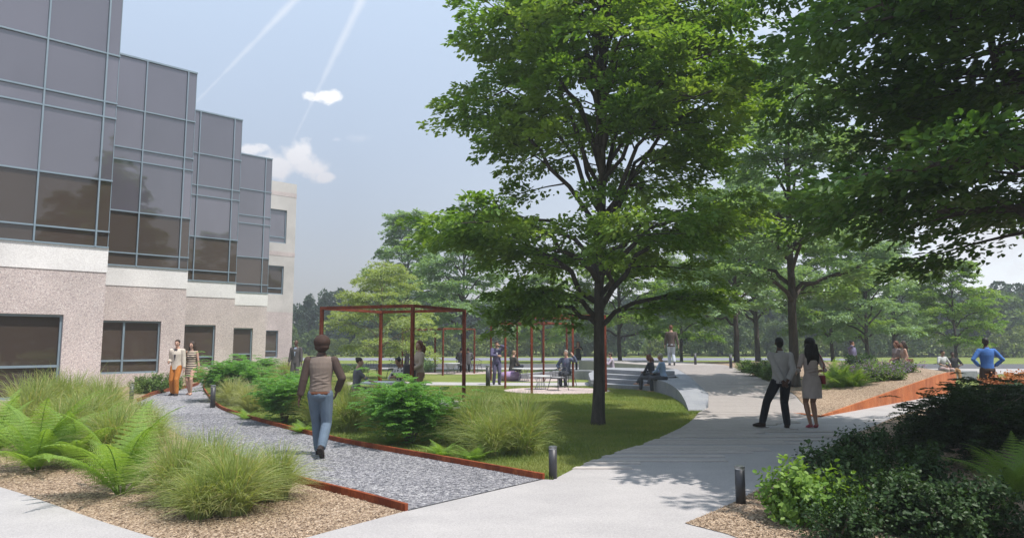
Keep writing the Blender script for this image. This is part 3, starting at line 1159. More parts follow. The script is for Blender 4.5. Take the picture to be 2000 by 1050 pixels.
# unseen trees added so that the facade has something to mirror
for i in range(16):
    a = R(-8 - i * 3.6)
    dd = 62 + rw.uniform(-6, 8)
    put_tree(wood[rw.choice([0, 1, 2])], (-13 + dd * math.cos(a), 26 + dd * math.sin(a), 0), rw.uniform(0, 6), rw.uniform(1.25, 1.75), 'tree added outside the picture on the far right for the bronze glass to mirror', group='trees added for the facade to mirror', name='woodland_tree')


# ---- shrubs
def shrub_mesh(seed, rx, rz_, n, leaf, leafm, lumps=14, wr=.7, stems=9, hollow=.25):
    rg = np.random.default_rng(seed)
    lob = unit(rg.normal(size=(lumps, 3)))
    lob[:, 2] = np.abs(lob[:, 2]) * .9
    lob = lob * np.array([rx * .62, rx * .62, rz_ * .6]) + np.array([0, 0, rz_ * .22])
    lr = rx * rg.uniform(.26, .42, lumps)
    nt_ = n // 14
    idx = rg.integers(0, lumps, nt_)
    dv = unit(rg.normal(size=(nt_, 3)) + np.array([0, 0, .35]))
    tip = lob[idx] + dv * (lr[idx] * rg.uniform(.5, 1.12, nt_))[:, None]
    tip[:, 2] = np.clip(tip[:, 2], .04, None)
    cdir = unit(tip - np.array([0, 0, rz_ * .1]) + rg.normal(size=(nt_, 3)) * .12 + np.array([0, 0, .25 * rx]))
    # twig of 14 leaves
    k = np.tile(np.arange(14), nt_)
    T_ = np.repeat(tip, 14, 0)
    C_ = np.repeat(cdir, 14, 0)
    pos = T_ - C_ * (k[:, None] * leaf * .38) + rg.normal(size=T_.shape) * leaf * .25
    pos[:, 2] = np.clip(pos[:, 2], .02, None)
    ang = k * 2.4
    a = unit(np.cross(C_, np.array([.3, .2, 1.0])))
    b = np.cross(C_, a)
    out = a * np.cos(ang)[:, None] + b * np.sin(ang)[:, None]
    ld = C_ * .55 + out + rg.normal(size=out.shape) * .25
    nr = C_ * 1.0 + np.array([0, 0, .5]) + rg.normal(size=out.shape) * .25
    V, F = leaves(pos, ld, nr, leaf * rg.uniform(.6, 1.2, len(pos)), wr)
    mb = MB()
    for s_ in range(stems):
        q = lob[s_ % lumps]
        mb.tube([(rg.normal() * .03, rg.normal() * .03, 0), (q[0] * .4, q[1] * .4, q[2] * .5), tuple(q * .9)], [.011 * (rx + .3), .008, .004], 5)
        mb.tube([(q[0] * .4, q[1] * .4, q[2] * .5), tuple(q * np.array([1.2, .6, 1.0]))], [.007, .003], 5)
    return mb.mesh('stems', M_stem, True), npmesh('foliage', V, F, leafm)


def feather_mesh(seed, rx, rz_, nf, leafm, leaflet=.035, stems=8):
    """airy shrub: upright stems carrying arching pinnate fronds"""
    rg = np.random.default_rng(seed)
    mb = MB()
    ends = []
    for s_ in range(stems):
        a = s_ * 2.4 + rg.normal() * .2
        rr = rx * .55 * rg.uniform(.3, 1)
        e = np.array([rr * math.cos(a), rr * math.sin(a), rz_ * rg.uniform(.45, .8)])
        mid = e * np.array([.45, .45, .55])
        mb.tube([(0.05 * math.cos(a), .05 * math.sin(a), 0), tuple(mid), tuple(e)], [.016, .012, .005], 6)
        ends.append((mid, e))
        for q in range(2):
            e2 = e + np.array([rg.normal() * .25 * rx, rg.normal() * .25 * rx, rg.uniform(0, .15)])
            mb.tube([tuple(mid), tuple((mid + e2) / 2 + np.array([0, 0, .04])), tuple(e2)], [.009, .007, .003], 5)
            ends.append((mid, e2))
    P_, D_, S_ = [], [], []
    for i in range(nf):
        mid, e = ends[rg.integers(len(ends))]
        c_ = (mid + (e - mid) * rg.uniform(-.1, 1.08)) * np.array([1.25, 1.25, 1]) + rg.normal(size=3) * .17 * rx * np.array([1, 1, .8])
        hd = unit(np.array([c_[0], c_[1], 0]) + rg.normal(size=3) * np.array([.35, .35, 0]) * rx + 1e-6)
        hd[2] = rg.uniform(.1, .75)
        hd = unit(hd)
        Lf = rg.uniform(.22, .38) * (.7 + .3 * rx)
        sd_ = unit(np.cross(hd, np.array([0, 0, 1.0])))
        for k in range(11):
            t = (k + 1) / 11
            p = c_ + hd * Lf * t + np.array([0, 0, -.35 * Lf * t * t])
            ln = leaflet * 2.0 * math.sin(math.pi * min(1, t * .85 + .15)) + .01
            for sg in (-1, 1):
                for q in range(2):
                    P_.append(p + sd_ * sg * ln * q * .6)
                    D_.append(sd_ * sg + hd * (.5 + q * .3) + rg.normal(size=3) * .15 + np.array([0, 0, -.15]))
                    S_.append(leaflet * rg.uniform(.9, 1.5))
    P_, D_, S_ = np.array(P_), np.array(D_), np.array(S_)
    P_[:, 2] = np.clip(P_[:, 2], .02, None)
    V, F = leaves(P_, D_, np.array([0, 0, 1.0]) + rg.normal(size=P_.shape) * .3, S_, .5)
    return mb.mesh('stems', M_stem, True), npmesh('foliage', V, F, leafm)


def grass_mesh(seed, n, h, spread, width, leafm):
    rg = np.random.default_rng(seed)
    a = rg.random(n) * 2 * math.pi
    r0 = spread * .22 * np.sqrt(rg.random(n))
    bx = np.stack([r0 * np.cos(a), r0 * np.sin(a), np.zeros(n)], 1)
    a2 = a + rg.normal(size=n) * .8
    out = np.stack([np.cos(a2), np.sin(a2), np.zeros(n)], 1)
    hh = h * rg.uniform(.4, 1.22, n)
    reach = spread * rg.uniform(.1, 1.0, n) ** 1.1
    hh = hh * np.sqrt(np.clip(1.04 - (reach / spread) ** 2 * .62, .12, 1))
    side = np.stack([-out[:, 1], out[:, 0], np.zeros(n)], 1)
    side = unit(side + rg.normal(size=side.shape) * .5)
    m = 6
    rows = []
    tw = rg.normal(size=n) * .2 * spread
    for k in range(m + 1):
        t = k / m
        zc = hh * (1 - (1 - t) ** 1.7) - (reach / spread) ** 2 * hh * .35 * t ** 3
        p = bx + out * (reach * t ** 1.7)[:, None] + side * (tw * t * t)[:, None] + np.stack([0 * zc, 0 * zc, zc], 1)
        w = (width * (1 - t ** 1.5 * .93) * .5)
        rows += [p - side * w, p + side * w]
    V = np.stack(rows, 1).reshape(-1, 3)
    V[:, 2] = np.maximum(V[:, 2], .01)
    b = np.arange(n)[:, None] * (2 * (m + 1))
    F = np.concatenate([b + np.array([[2 * k, 2 * k + 1, 2 * k + 3, 2 * k + 2]]) for k in range(m)], 1).reshape(-1, 4)
    return npmesh('blades', V, F, leafm)


def fern_mesh(seed, nfr, Lf, leafm):
    rg = np.random.default_rng(seed)
    mb = MB()
    P_, D_, S_, Nn = [], [], [], []
    for i in range(nfr):
        a = i * 2.399 + rg.normal() * .2
        o_ = np.array([math.cos(a), math.sin(a), 0])
        sdv = np.array([-o_[1], o_[0], 0])
        ln = Lf * rg.uniform(.75, 1.1)
        el = rg.uniform(.35, 1.25)
        pts = []
        p = o_ * .03
        an = min(1.45, el + .35)
        for k in range(15):
            pts.append(p.copy())
            p = p + (o_ * math.cos(an) + np.array([0, 0, math.sin(an)])) * ln / 14
            an -= .05 + .055 * k / 14 * 1.6
        mb.tube([tuple(q) for q in pts], [.006 * (1 - k / 16) + .001 for k in range(15)], 5)
        pts = np.array(pts)
        npn = 19
        for k in range(npn):
            t = .12 + .88 * k / npn
            idx = t * 13.99
            i0 = int(idx)
            c_ = pts[i0] + (pts[i0 + 1] - pts[i0]) * (idx - i0)
            tg = unit(pts[i0 + 1] - pts[i0])
            upv = unit(np.cross(sdv, tg)) * -1
            if upv[2] < 0:
                upv = -upv
            pl = ln * .25 * (math.sin(math.pi * min(1, (t - .05) * .80 + .26)) ** 1.0) * (1.04 - t) ** .45
            for sg in (-1, 1):
                dr = unit(sdv * sg + tg * .42 - upv * .12)
                ml = max(4, int(pl / .013))
                for q in range(ml):
                    u_ = (q + .5) / ml
                    pp = c_ + dr * pl * u_ - upv * pl * .22 * u_ * u_
                    s2 = .0165 * (1 - u_ * .72) + .005
                    for s3 in (-1, 1):
                        P_.append(pp)
                        D_.append(tg * s3 * 1.0 + dr * .55)
                        S_.append(s2)
                        Nn.append(upv + sdv * sg * .15)
    P_, D_, S_, Nn = map(np.array, (P_, D_, S_, Nn))
    P_[:, 2] = np.clip(P_[:, 2], .015, None)
    V, F = leaves(P_, D_, Nn + rg.normal(size=P_.shape) * .08, S_ * 1.15, .6, .06)
    return mb.mesh('stems', LEAF_fern, True), npmesh('fronds', V, F, leafm)


def put(name, parts, loc, rz, sc, label, cat, group=None, szz=None):
    e = empty(name, loc, rz, label, cat, group)
    e.scale = (sc, sc, szz if szz else sc)
    for nm, me in parts:
        q_ = link(nm, me, e)
        if nm == 'blooms':
            q_['kind'] = 'stuff'
    return e


gA = [grass_mesh(s_, 1500, .95, .85, .011, BLADE) for s_ in (1, 2, 3)]
gP = [grass_mesh(s_, 1300, .8, .7, .012, BLADE_pale) for s_ in (4, 5)]


def tussock(px, py, sc, label, pale=False, group='ornamental grass tussocks', szz=None):
    p = P(px, py)
    me = random.choice(gP if pale else gA)
    o = link('ornamental_grass', me)
    o.location = p
    o.rotation_euler = (0, 0, random.uniform(0, 6.28))
    o.scale = (sc, sc * random.uniform(.8, 1.1), (szz or sc) * random.uniform(.78, .98))
    return props(o, label, 'ornamental grass', group)


for px, py, sc, lb in [
    (455, 1003, .86, 'nearest arching green grass tussock at the mulch edge beside the gravel path'),
    (345, 985, .75, 'low grass tussock between the broad fern and the nearest tussock'),
    (535, 975, .74, 'grass tussock leaning over the short rusty edging'),
    (410, 965, .78, 'grass tussock behind the nearest one at the gravel path'),
    (225, 905, 1.0, 'tall grass tussock right behind the broad spreading fern'),
    (285, 888, .82, 'tall grass tussock spilling towards the gravel path'),
    (160, 880, 1.15, 'tall grass tussock behind the two ferns'),
    (268, 845, .8, 'grass tussock at the gravel edge in front of the left bollard'),
    (200, 832, 1.12, 'tallest grass tussock in front of the second ground floor window'),
    (140, 830, 1.2, 'tall grass tussock before the pebble wall pier'),
    (95, 835, 1.2, 'tall grass tussock below the big left window'),
    (190, 865, 1.1, 'dense grass tussock in the middle of the left mass of grasses'),
    (930, 872, .98, 'grass tussock beside the feathery shrub on the lawn edge'),
    (55, 862, 1.15, 'grass tussock at the left edge under the big ground floor window'),
    (120, 890, 1.0, 'grass tussock between the left edge fern and the upright fern'),
    (262, 872, .85, 'grass tussock right of the dense middle one near the gravel'),
    (390, 1010, .6, 'smallest low tussock on the mulch right of the broad fern'),
    (1020, 886, .95, 'right hand grass tussock near the short bollard on the lawn'),
    (965, 890, .8, 'grass tussock leaning over the long rusty edging'),
    (680, 842, 1.0, 'grass tussock between the walker and the feathery shrub'),
    (725, 826, .9, 'grass tussock behind the feathery shrub beneath the seated girl'),
    (620, 830, 1.0, 'grass tussock right beside the walking man on the lawn side'),
]:
    tussock(px, py, sc, lb)
for px, py, sc, lb in [
    (455, 792, 1.1, 'pale grass tussock at the far bend of the rusty edging'),
    (490, 805, 1.0, 'pale grass tussock just behind the long rusty edging'),
    (515, 775, 1.2, 'pale feathery grass tussock between two bright shrubs'),
    (600, 790, 1.2, 'pale grass tussock behind the walking man'),
    (560, 745, 1.3, 'pale grass tussock below the far suited man'),
    (520, 745, 1.3, 'pale grass tussock in front of the end block of the building'),
    (640, 755, 1.2, 'pale grass tussock below the left pergola post'),
    (660, 775, 1.0, 'pale grass tussock left of the seated girl'),
    (385, 745, 1.0, 'pale grass tussock behind the strolling couple'),
    (430, 752, 1.0, 'pale grass tussock under the farthest feathery shrub'),
]:
    tussock(px, py, sc, lb, True, 'pale grasses along the building side')

fernA, fernB = fern_mesh(7, 19, 1.1, LEAF_fern), fern_mesh(8, 15, 1.0, LEAF_fern)


def fern(px, py, sc, lb, z=0, k=0, rz=None):
    put('fern', (('stems', (fernA, fernB)[k][0]), ('fronds', (fernA, fernB)[k][1])), P(px, py, z), random.uniform(0, 6) if rz is None else rz, sc, lb, 'fern', 'ferns in the planting beds')


fern(70, 918, 1.2, 'light green fern at the left picture edge in front of the grasses', 0, 0, .6)
fern(-10, 885, 1.25, 'upright fern cut off by the left picture edge', 0, 1)
fern(235, 965, 1.3, 'broad spreading light green fern on the mulch in the left foreground', 0, 1, 2.2)
fern(150, 910, 1.1, 'upright fern between the two front ferns and the grasses', 0, 1)
fern(1990, 975, .8, 'fern in deep shade at the lower right picture edge', 0, 0, 1.0)
fern(2010, 900, .9, 'fern behind the lower right one in deep shade', 0, 1)
pb = P(1650, 775, .25)
fern(1645, 768, 1.15, 'large light green fern in the raised bed behind the woman in the beige dress', .15, 0)
fern(1625, 745, 1.15, 'upright bright fern next to the forked tree trunk', .35, 1)
fern(1672, 762, .95, 'arching green fern right of the large fern in the raised bed', .25, 0)
fern(1700, 748, .9, 'green fern between the large fern and the violet flowers', .35, 1)
fern(1610, 770, .8, 'small fern hidden behind the legs of the woman in the beige dress', .12, 1)
for px, py, lb in [(590, 845, 'low ground fern behind the rusty edging right of the walker'), (860, 890, 'low ground fern behind the rusty edging under the feathery shrub'), (760, 868, 'low ground fern behind the rusty edging left of the feathery shrub'), (480, 818, 'low ground fern at the far stretch of the rusty edging'), (925, 898, 'low ground fern between the rusty edging and the right tussocks')]:
    put('fern', (('stems', fernB[0]), ('fronds', fernB[1])), P(px, py), random.uniform(0, 6), .55, lb, 'fern', 'low ground ferns on the lawn edge', .3)

fe = [feather_mesh(41, .85, 1.1, 1150, LEAF_bright, .036, 11), feather_mesh(42, .85, 1.15, 1000, LEAF_bright, .036, 10)]
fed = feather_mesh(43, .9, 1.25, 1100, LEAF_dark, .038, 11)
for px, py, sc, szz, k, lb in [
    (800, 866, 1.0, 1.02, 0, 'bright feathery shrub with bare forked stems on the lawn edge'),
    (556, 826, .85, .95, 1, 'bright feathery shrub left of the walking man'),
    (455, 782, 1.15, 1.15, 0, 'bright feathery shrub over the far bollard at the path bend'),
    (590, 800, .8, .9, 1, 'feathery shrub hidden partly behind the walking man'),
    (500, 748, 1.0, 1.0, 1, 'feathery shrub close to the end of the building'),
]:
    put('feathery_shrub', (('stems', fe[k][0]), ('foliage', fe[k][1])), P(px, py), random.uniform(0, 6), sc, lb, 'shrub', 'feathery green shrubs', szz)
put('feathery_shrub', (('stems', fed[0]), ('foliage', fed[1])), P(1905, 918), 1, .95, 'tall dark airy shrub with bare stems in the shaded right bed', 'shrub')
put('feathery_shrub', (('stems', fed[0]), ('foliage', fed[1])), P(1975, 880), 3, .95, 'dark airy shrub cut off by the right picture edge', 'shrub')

bxA = [shrub_mesh(51, .62, .66, 3600, .052, LEAF_box), shrub_mesh(52, .6, .6, 3600, .05, LEAF_box)]
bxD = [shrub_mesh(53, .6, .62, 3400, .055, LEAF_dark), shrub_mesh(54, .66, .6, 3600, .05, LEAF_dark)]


def bush(ms, loc, sc, lb, gr, szz=None, name='leafy_shrub'):
    put(name, (('stems', ms[0]), ('foliage', ms[1])), loc, random.uniform(0, 6), sc, lb, 'shrub', gr, szz)


bxL = shrub_mesh(57, .62, .68, 3000, .07, LEAF_lit)
bush(bxL, P(1582, 1022), .92, 'sunlit bright green leafy shrub beside the near right bollard', 'leafy shrubs of the right bed', .98)
for px, py, sc, lb in [
    (1640, 975, 1.0, 'dark leafy shrub directly behind the sunlit one'), (1720, 1035, .95, 'dark leafy shrub right of the sunlit one at the bottom'),
    (1690, 925, 1.0, 'dark leafy shrub reaching toward the concrete below the beige dress'), (1770, 980, 1.05, 'dark leafy shrub in the middle of the shaded bed'),
    (1830, 1045, .9, 'dark leafy shrub at the bottom edge under the airy shrub'), (1930, 1050, .9, 'dark leafy shrub in the bottom right corner'),
    (1760, 900, 1.0, 'dark leafy shrub left of the tall airy shrub'), (1810, 870, .95, 'dark leafy shrub near the orange steel wall'),
    (1880, 850, 1.1, 'dark leafy shrub behind the tall airy shrub'), (1960, 840, 1.2, 'dark leafy shrub below the man in the blue shirt'),
    (1890, 825, 1.0, 'dark leafy shrub half hidden behind the tall airy shrub'), (1910, 805, 1.2, 'dark leafy shrub in front of the legs of the blue shirt man'),
    (1990, 800, 1.2, 'dark leafy shrub at the right edge below the russet plants'), (1640, 1060, .7, 'small dark shrub at the bottom edge')]:
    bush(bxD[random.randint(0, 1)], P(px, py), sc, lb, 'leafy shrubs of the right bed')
for px, py, sc, lb in [(300, 768, 1.15, 'boxwood bush between the bollard and the strolling couple'), (275, 766, .95, 'left end of the boxwood row below the pebble pier'), (335, 762, 1.05, 'boxwood bush right behind the man in the cream blazer')]:
    bush(bxA[1], P(px, py), sc, lb, 'boxwood along the building', name='boxwood_bush')
for x, y, lb in [(9.35, 27.8, 'hedge bush at the top of the boardwalk edge'), (9.2, 26.2, 'second hedge bush down the boardwalk edge'), (9.15, 24.6, 'hedge bush beside the boardwalk left of the man in the pale jacket'), (9.0, 23.0, 'hedge bush left of the forked trunk near the pale jacket'), (10.0, 27.2, 'hedge bush of the inner row behind the boardwalk'), (9.9, 25.2, 'inner hedge bush beside the forked tree')]:
    bush(bxD[1] if x > 9.5 else bxA[1], (x, y, bedz(x, y) - .02), 1.05, lb, 'low hedge at the boardwalk', .95, 'hedge_bush')
for px, py, lb in [(520, 735, 'low green bush at the foot of the end block'), (548, 730, 'low green bush beside the far suited man'), (600, 728, 'low green bush right of the far suited man'), (635, 726, 'low green bush behind the left pergola post'), (668, 727, 'low green bush left of the empty chairs'), (700, 727, 'low green bush directly behind the empty chairs')]:
    bush(bxA[0], P(px, py), 1.2, lb, 'low bushes across the back of the lawn planting', .8)
# clipped hedge block by the second pergola
hg = shrub_mesh(58, .8, .9, 3600, .07, LEAF_mid, 18)
put('clipped_hedge', (('stems', hg[0]), ('foliage', hg[1])), P(832, 727), 0, 1.0, 'square grey green clipped hedge left of the far pergola', 'hedge')
# russet planting at the far right
bxO = shrub_mesh(59, .6, .5, 2200, .07, LEAF_orange)
for px, lb in [(1950, 'russet orange leafy plant right of the man in the blue shirt'), (1985, 'russet orange leafy plant at the right picture edge'), (2020, 'russet orange leafy plant beyond the right picture edge')]:
    q = at(px, 19.5)
    put('russet_shrub', (('stems', bxO[0]), ('foliage', bxO[1])), (q.x, q.y, .35), random.uniform(0, 6), 1.2, lb, 'shrub', 'russet shrubs on the right', 1.1)
pl = MB()
pl.prism([(13.9, 18.7), (17, 18.3), (17.2, 20.6), (14.1, 20.8)], 0, .42)
props(pl.build('steel_planter', M_cortenw), 'rust coloured steel planter under the russet shrubs', 'planter')


def flower_mesh(seed):
    rg = np.random.default_rng(seed)
    st_, fo = shrub_mesh(seed, .5, .34, 1700, .06, LEAF_box)
    n = 260
    k = rg.integers(0, 90, n)
    c_ = np.stack([rg.uniform(-.5, .5, 90), rg.uniform(-.5, .5, 90), rg.uniform(.2, .36, 90)], 1)
    pos = c_[k] + np.stack([rg.normal(size=n) * .03, rg.normal(size=n) * .03, rg.uniform(-.12, .05, n)], 1)
    V, F = leaves(pos, rg.normal(size=(n, 3)), rg.normal(size=(n, 3)), np.full(n, .032), .8)
    return st_, fo, npmesh('blooms', V, F, PETAL)


fl = flower_mesh(61)
for i, (px, Y, lb) in enumerate([(1655, 24.5, 'violet flowering plant at the foot of the man in the violet shirt'), (1690, 23.5, 'violet flowering plant in the middle of the raised bed'), (1720, 24, 'violet flowering plant left of the standing pair'), (1745, 24, 'violet flowering plant in front of the standing pair'), (1770, 24.3, 'violet flowering plant at the right end of the raised bed'), (1700, 26, 'violet flowering plant behind the front row near the thin trunk'), (1735, 22.5, 'violet flowering plant nearest to the orange steel wall'), (1705, 22.3, 'violet flowering plant in the front of the raised bed')]):
    q = at(px, Y)
    put('flowering_plant', (('stems', fl[0]), ('foliage', fl[1]), ('blooms', fl[2])), (q.x, q.y, bedz(q.x, q.y)), i, 1.1, lb, 'flowering plant', 'violet perennials in the raised bed')
for px, Y, lb in [(1668, 26.5, 'round dark shrub left in the raised bed before the violet shirt man'), (1690, 27.5, 'round dark shrub behind the violet flowers')]:
    q = at(px, Y)
    bush(bxD[0], (q.x, q.y, bedz(q.x, q.y)), 1.0, lb, 'dark shrubs of the raised bed')

# ---- lawn blades (uncountable)
def lawn_blades(n, poly, x0, x1, y0, y1, h, w, seed, holes=()):
    rg = np.random.default_rng(seed)
    X = rg.uniform(x0, x1, n)
    Y = y0 + (y1 - y0) * rg.random(n) ** 1.35
    k = inpoly(X, Y, poly)
    for hh in holes:
        k &= ~inpoly(X, Y, hh)
    X, Y = X[k], Y[k]
    n = len(X)
    a = rg.random(n) * 6.283
    s_ = np.stack([np.cos(a), np.sin(a), np.zeros(n)], 1) * w / 2
    p = np.stack([X, Y, np.zeros(n)], 1)
    hh = h * rg.uniform(.5, 1.2, n)
    tip = p + np.stack([rg.normal(size=n) * .4 * h, rg.normal(size=n) * .4 * h, hh], 1)
    V = np.stack([p - s_, p + s_, tip], 1).reshape(-1, 3)
    F = np.arange(3 * n).reshape(-1, 3)
    return npmesh('lawn_grass', V, F, LAWNB)


lawnpoly = [tuple(p[:2]) for p in edgeR] + [(-14, 24), (-14, 27), (3, 27.4), (4.9, 24.4), (5.0, 22), (4.7, 19.3), (4.40, 17.55), (4.9, 17.5)] + [tuple(p[:2]) for p in reversed(smoothline(deckL, 4))]
pads = [[(c[0] + c[2] * math.cos(a * math.pi / 8), c[1] + c[2] * .9 * math.sin(a * math.pi / 8)) for a in range(16)] for c in [(1.6, 24.9, 1.9), (-3.2, 19.3, 2.2)]]
props(link('lawn_grass', lawn_blades(420000, lawnpoly, -12, 5.2, 8.6, 27.4, .055, .009, 5, pads)), 'short mown lawn grass between the paths', 'grass', kind='stuff')

# ---- loose mulch chips (uncountable) near the front
def chips(n, poly, x0, x1, y0, y1, z, seed, s0=.010, s1=.026):
    rg = np.random.default_rng(seed)
    X, Y = rg.uniform(x0, x1, n), rg.uniform(y0, y1, n)
    k = inpoly(X, Y, poly)
    X, Y = X[k], Y[k]
    n = len(X)
    pos = np.stack([X, Y, np.full(n, z + .006)], 1)
    V, F = leaves(pos, rg.normal(size=(n, 3)) * np.array([1, 1, .25]), np.array([0, 0, 1.]) + rg.normal(size=(n, 3)) * .3, rg.uniform(s0, s1, n), .5, .05)
    return V, F


CH = leafmat('mulch_chip', (.17, .115, .075), (.57, .43, .30), None, 0.0, .9)
V, F = chips(110000, [tuple(p[:2]) for p in bedL], -9, -.5, 5.4, 12, .004, 1)
props(link('loose_mulch', npmesh('loose_mulch', V, F, CH)), 'loose tan wood chips covering the left bed', 'mulch', kind='stuff')
V, F = chips(70000, [tuple(p[:2]) for p in bedR], 1.2, 7, 5, 10, .018, 2)
props(link('loose_mulch', npmesh('loose_mulch', V, F, CH)), 'loose tan wood chips covering the right bed', 'mulch', kind='stuff')
GS = leafmat('gravel_stone', (.075, .075, .095), (.36, .355, .38), None, 0.0, .85)
V, F = chips(190000, [tuple(p[:2]) for p in gravel], -8, 1, 7, 17, .008, 3, .009, .021)
props(link('loose_gravel', npmesh('loose_gravel', V, F, GS)), 'loose grey crushed stones on the gravel path', 'gravel', kind='stuff')

# ------------------------------------------------------------------ street furniture
def bollard_proto():
    e = empty('bollard', (0, 0, 0))
    m = MB()
    m.tube([(0, 0, 0), (0, 0, .37)], .052, 24)
    m.build('post', M_steel, e, True)
    m = MB()
    m.tube([(0, 0, .37), (0, 0, .385)], .046, 24)
    m.build('lamp_ring', M_white, e)
    m = MB()
    m.tube([(0, 0, .385), (0, 0, .405), (0, 0, .412)], [.055, .055, .04], 24)
    m.build('cap', M_cap, e)
    return e


bp_ = bollard_proto()
for i, (loc, sc, lb) in enumerate([
    (P(1080, 935), 1.0, 'charcoal path light post at the end of the long rusty edging'),
    (P(1447, 985), 1.0, 'charcoal path light post beside the sunlit leafy shrub'),
    (P(256, 787), 1.3, 'charcoal path light post left of the boxwood bushes'),
    (P(415, 796), 1.45, 'charcoal path light post in front of the far feathery shrub'),
    (P(953, 754), 2.0, 'grey path light post beside the man in the violet suit'),
    (at(1357, 32.5, dz_(32.5)), 1.35, 'charcoal path light post at the top left of the boardwalk'),
    (at(1426, 30, dz_(30)), 1.5, 'charcoal path light post at the top right of the boardwalk by the hedge')]):
    o = bp_ if i == 0 else copy_tree(bp_)
    o.location = loc
    o.scale = (max(1, sc * .85), max(1, sc * .85), sc)
    props(o, lb, 'bollard', 'bollard lights along the paths')


def pergola(F_, Lp, Rp, Bp, H, t, lb):
    e = empty('pergola', F_, 0, lb, 'pergola', 'rusty steel frame pergolas')
    pts = [Vector(p) - Vector(F_) for p in (F_, Lp, Bp, Rp)]
    ang = math.atan2(pts[3].y - pts[0].y, pts[3].x - pts[0].x)
    for p in pts:
        m = MB()
        m.box((p.x, p.y, (H - t) / 2), (t, t, H - t), ang)
        m.build('post', M_cortend, e)
    for i in range(4):
        a, b = pts[i], pts[(i + 1) % 4]
        d = (b - a).normalized()
        m = MB()
        k = t / 2 if i % 2 == 0 else -t / 2
        A = a - d * k + Vector((0, 0, H - t / 2))
        B = b + d * k + Vector((0, 0, H - t / 2))
        m.bar(A, B, t, t)
        m.build('beam', M_cortend, e)
    return e


V3 = lambda x, y: Vector((x, y, 0))
pergola(V3(-2.48, 17.3), V3(-5.08, 18.5), V3(-1.36, 19.75), V3(-3.96, 20.95), 2.66, .078, 'nearest and largest rusty steel frame pergola over the seated women')
pergola(V3(-3.57, 36), V3(-5.9, 37.5), V3(-2.07, 38.3), V3(-4.4, 39.8), 2.45, .07, 'far left rusty steel pergola over the two people in dark coats')
pergola(V3(.66, 23.4), V3(-.25, 26.0), V3(3.26, 24.3), V3(2.35, 26.9), 2.66, .065, 'rusty steel pergola around the black chairs left of the big trunk')
pergola(V3(1.37, 30.3), V3(-.95, 31.5), V3(2.57, 32.6), V3(.25, 33.8), 2.6, .065, 'rusty steel pergola farther back around the lilac pouf')


def chair_proto():
    e = empty('wire_armchair', (0, 0, 0))
    m = MB()
    ring = [(.29 * math.cos(a), .27 * math.sin(a), .43) for a in np.linspace(0, 2 * math.pi, 21)]
    m.tube(ring, .011, 6)
    for k in range(-3, 4):
        x = k * .07
        yy = .27 * math.sqrt(max(0, 1 - (x / .29) ** 2))
        m.tube([(x, -yy, .43), (x, yy, .43)], .006, 5)
    m.build('seat', M_steel, e, True)
    c_ = MB()
    c_.loft([[(r_ * .27 * math.cos(a), r_ * .25 * math.sin(a), z) for a in np.linspace(0, 2 * math.pi, 16, endpoint=False)] for r_, z in ((.9, .437), (1, .45), (1, .47), (.9, .48))])
    c_.build('cushion', pmat('grey_cushion', (.3, .3, .31), None, 6, .9), e, True)
    b = MB()
    arc = []
    for a in np.linspace(R(-20), R(200), 19):
        hh = .66 + .16 * max(0, math.sin(a)) ** 1.2
        arc.append((.34 * math.cos(a), .31 * math.sin(a), hh))
    b.tube(arc, .012, 6)
    for j in range(0, 19, 2):
        a = np.linspace(R(-20), R(200), 19)[j]
        b.tube([arc[j], (.29 * math.cos(a), .27 * math.sin(a), .43)], .007, 5)
    mid = [(.32 * math.cos(a), .295 * math.sin(a), .56 + .06 * max(0, math.sin(a))) for a in np.linspace(R(0), R(180), 15)]
    b.tube(mid, .006, 5)
    b.build('backrest', M_steel, e, True)
    for sx in (-1, 1):
        for sy in (-1, 1):
            l_ = MB()
            l_.tube([(sx * .2, sy * .18, .43), (sx * .28, sy * .26, 0)], [.017, .011], 8)
            l_.build('leg', M_steel, e, True)
    return e


cp = chair_proto()
chairs = [(P(1090, 762), R(-50), 'black wire armchair nearest the camera left of the big trunk'),
          (P(1108, 754), R(120), 'black wire armchair under the waving man in the blue jacket'),
          (P(728, 737), R(20), 'empty black wire armchair on the left behind the seated girl'),
          (P(770, 738), R(-30), 'empty black wire armchair on the right behind the seated girl'),
          (P(903, 728), R(180), 'black wire armchair under the left person in a dark coat'),
          (P(930, 727), R(150), 'black wire armchair beside the far pergola right post')]
for i, (loc, rz, lb) in enumerate(chairs):
    o = cp if i == 0 else copy_tree(cp)
    o.location = loc
    o.rotation_euler = (0, 0, rz)
    props(o, lb, 'chair', 'black wire armchairs')


def table_proto(r_, h_):
    e = empty('round_table', (0, 0, 0))
    m = MB()
    m.tube([(0, 0, h_ - .03), (0, 0, h_)], r_, 32)
    m.build('tabletop', M_white, e)
    m = MB()
    for k in range(14):
        a = k * math.pi / 7
        m.tube([(r_ * .55 * math.cos(a), r_ * .55 * math.sin(a), h_ - .03), (r_ * .3 * math.cos(a), r_ * .3 * math.sin(a), h_ * .5), (r_ * .5 * math.cos(a), r_ * .5 * math.sin(a), .01)], .006, 5)
    m.tube([(r_ * .5 * math.cos(a), r_ * .5 * math.sin(a), .012) for a in np.linspace(0, 6.283, 21)], .007, 5)
    m.build('wire_base', M_cap, e)
    return e


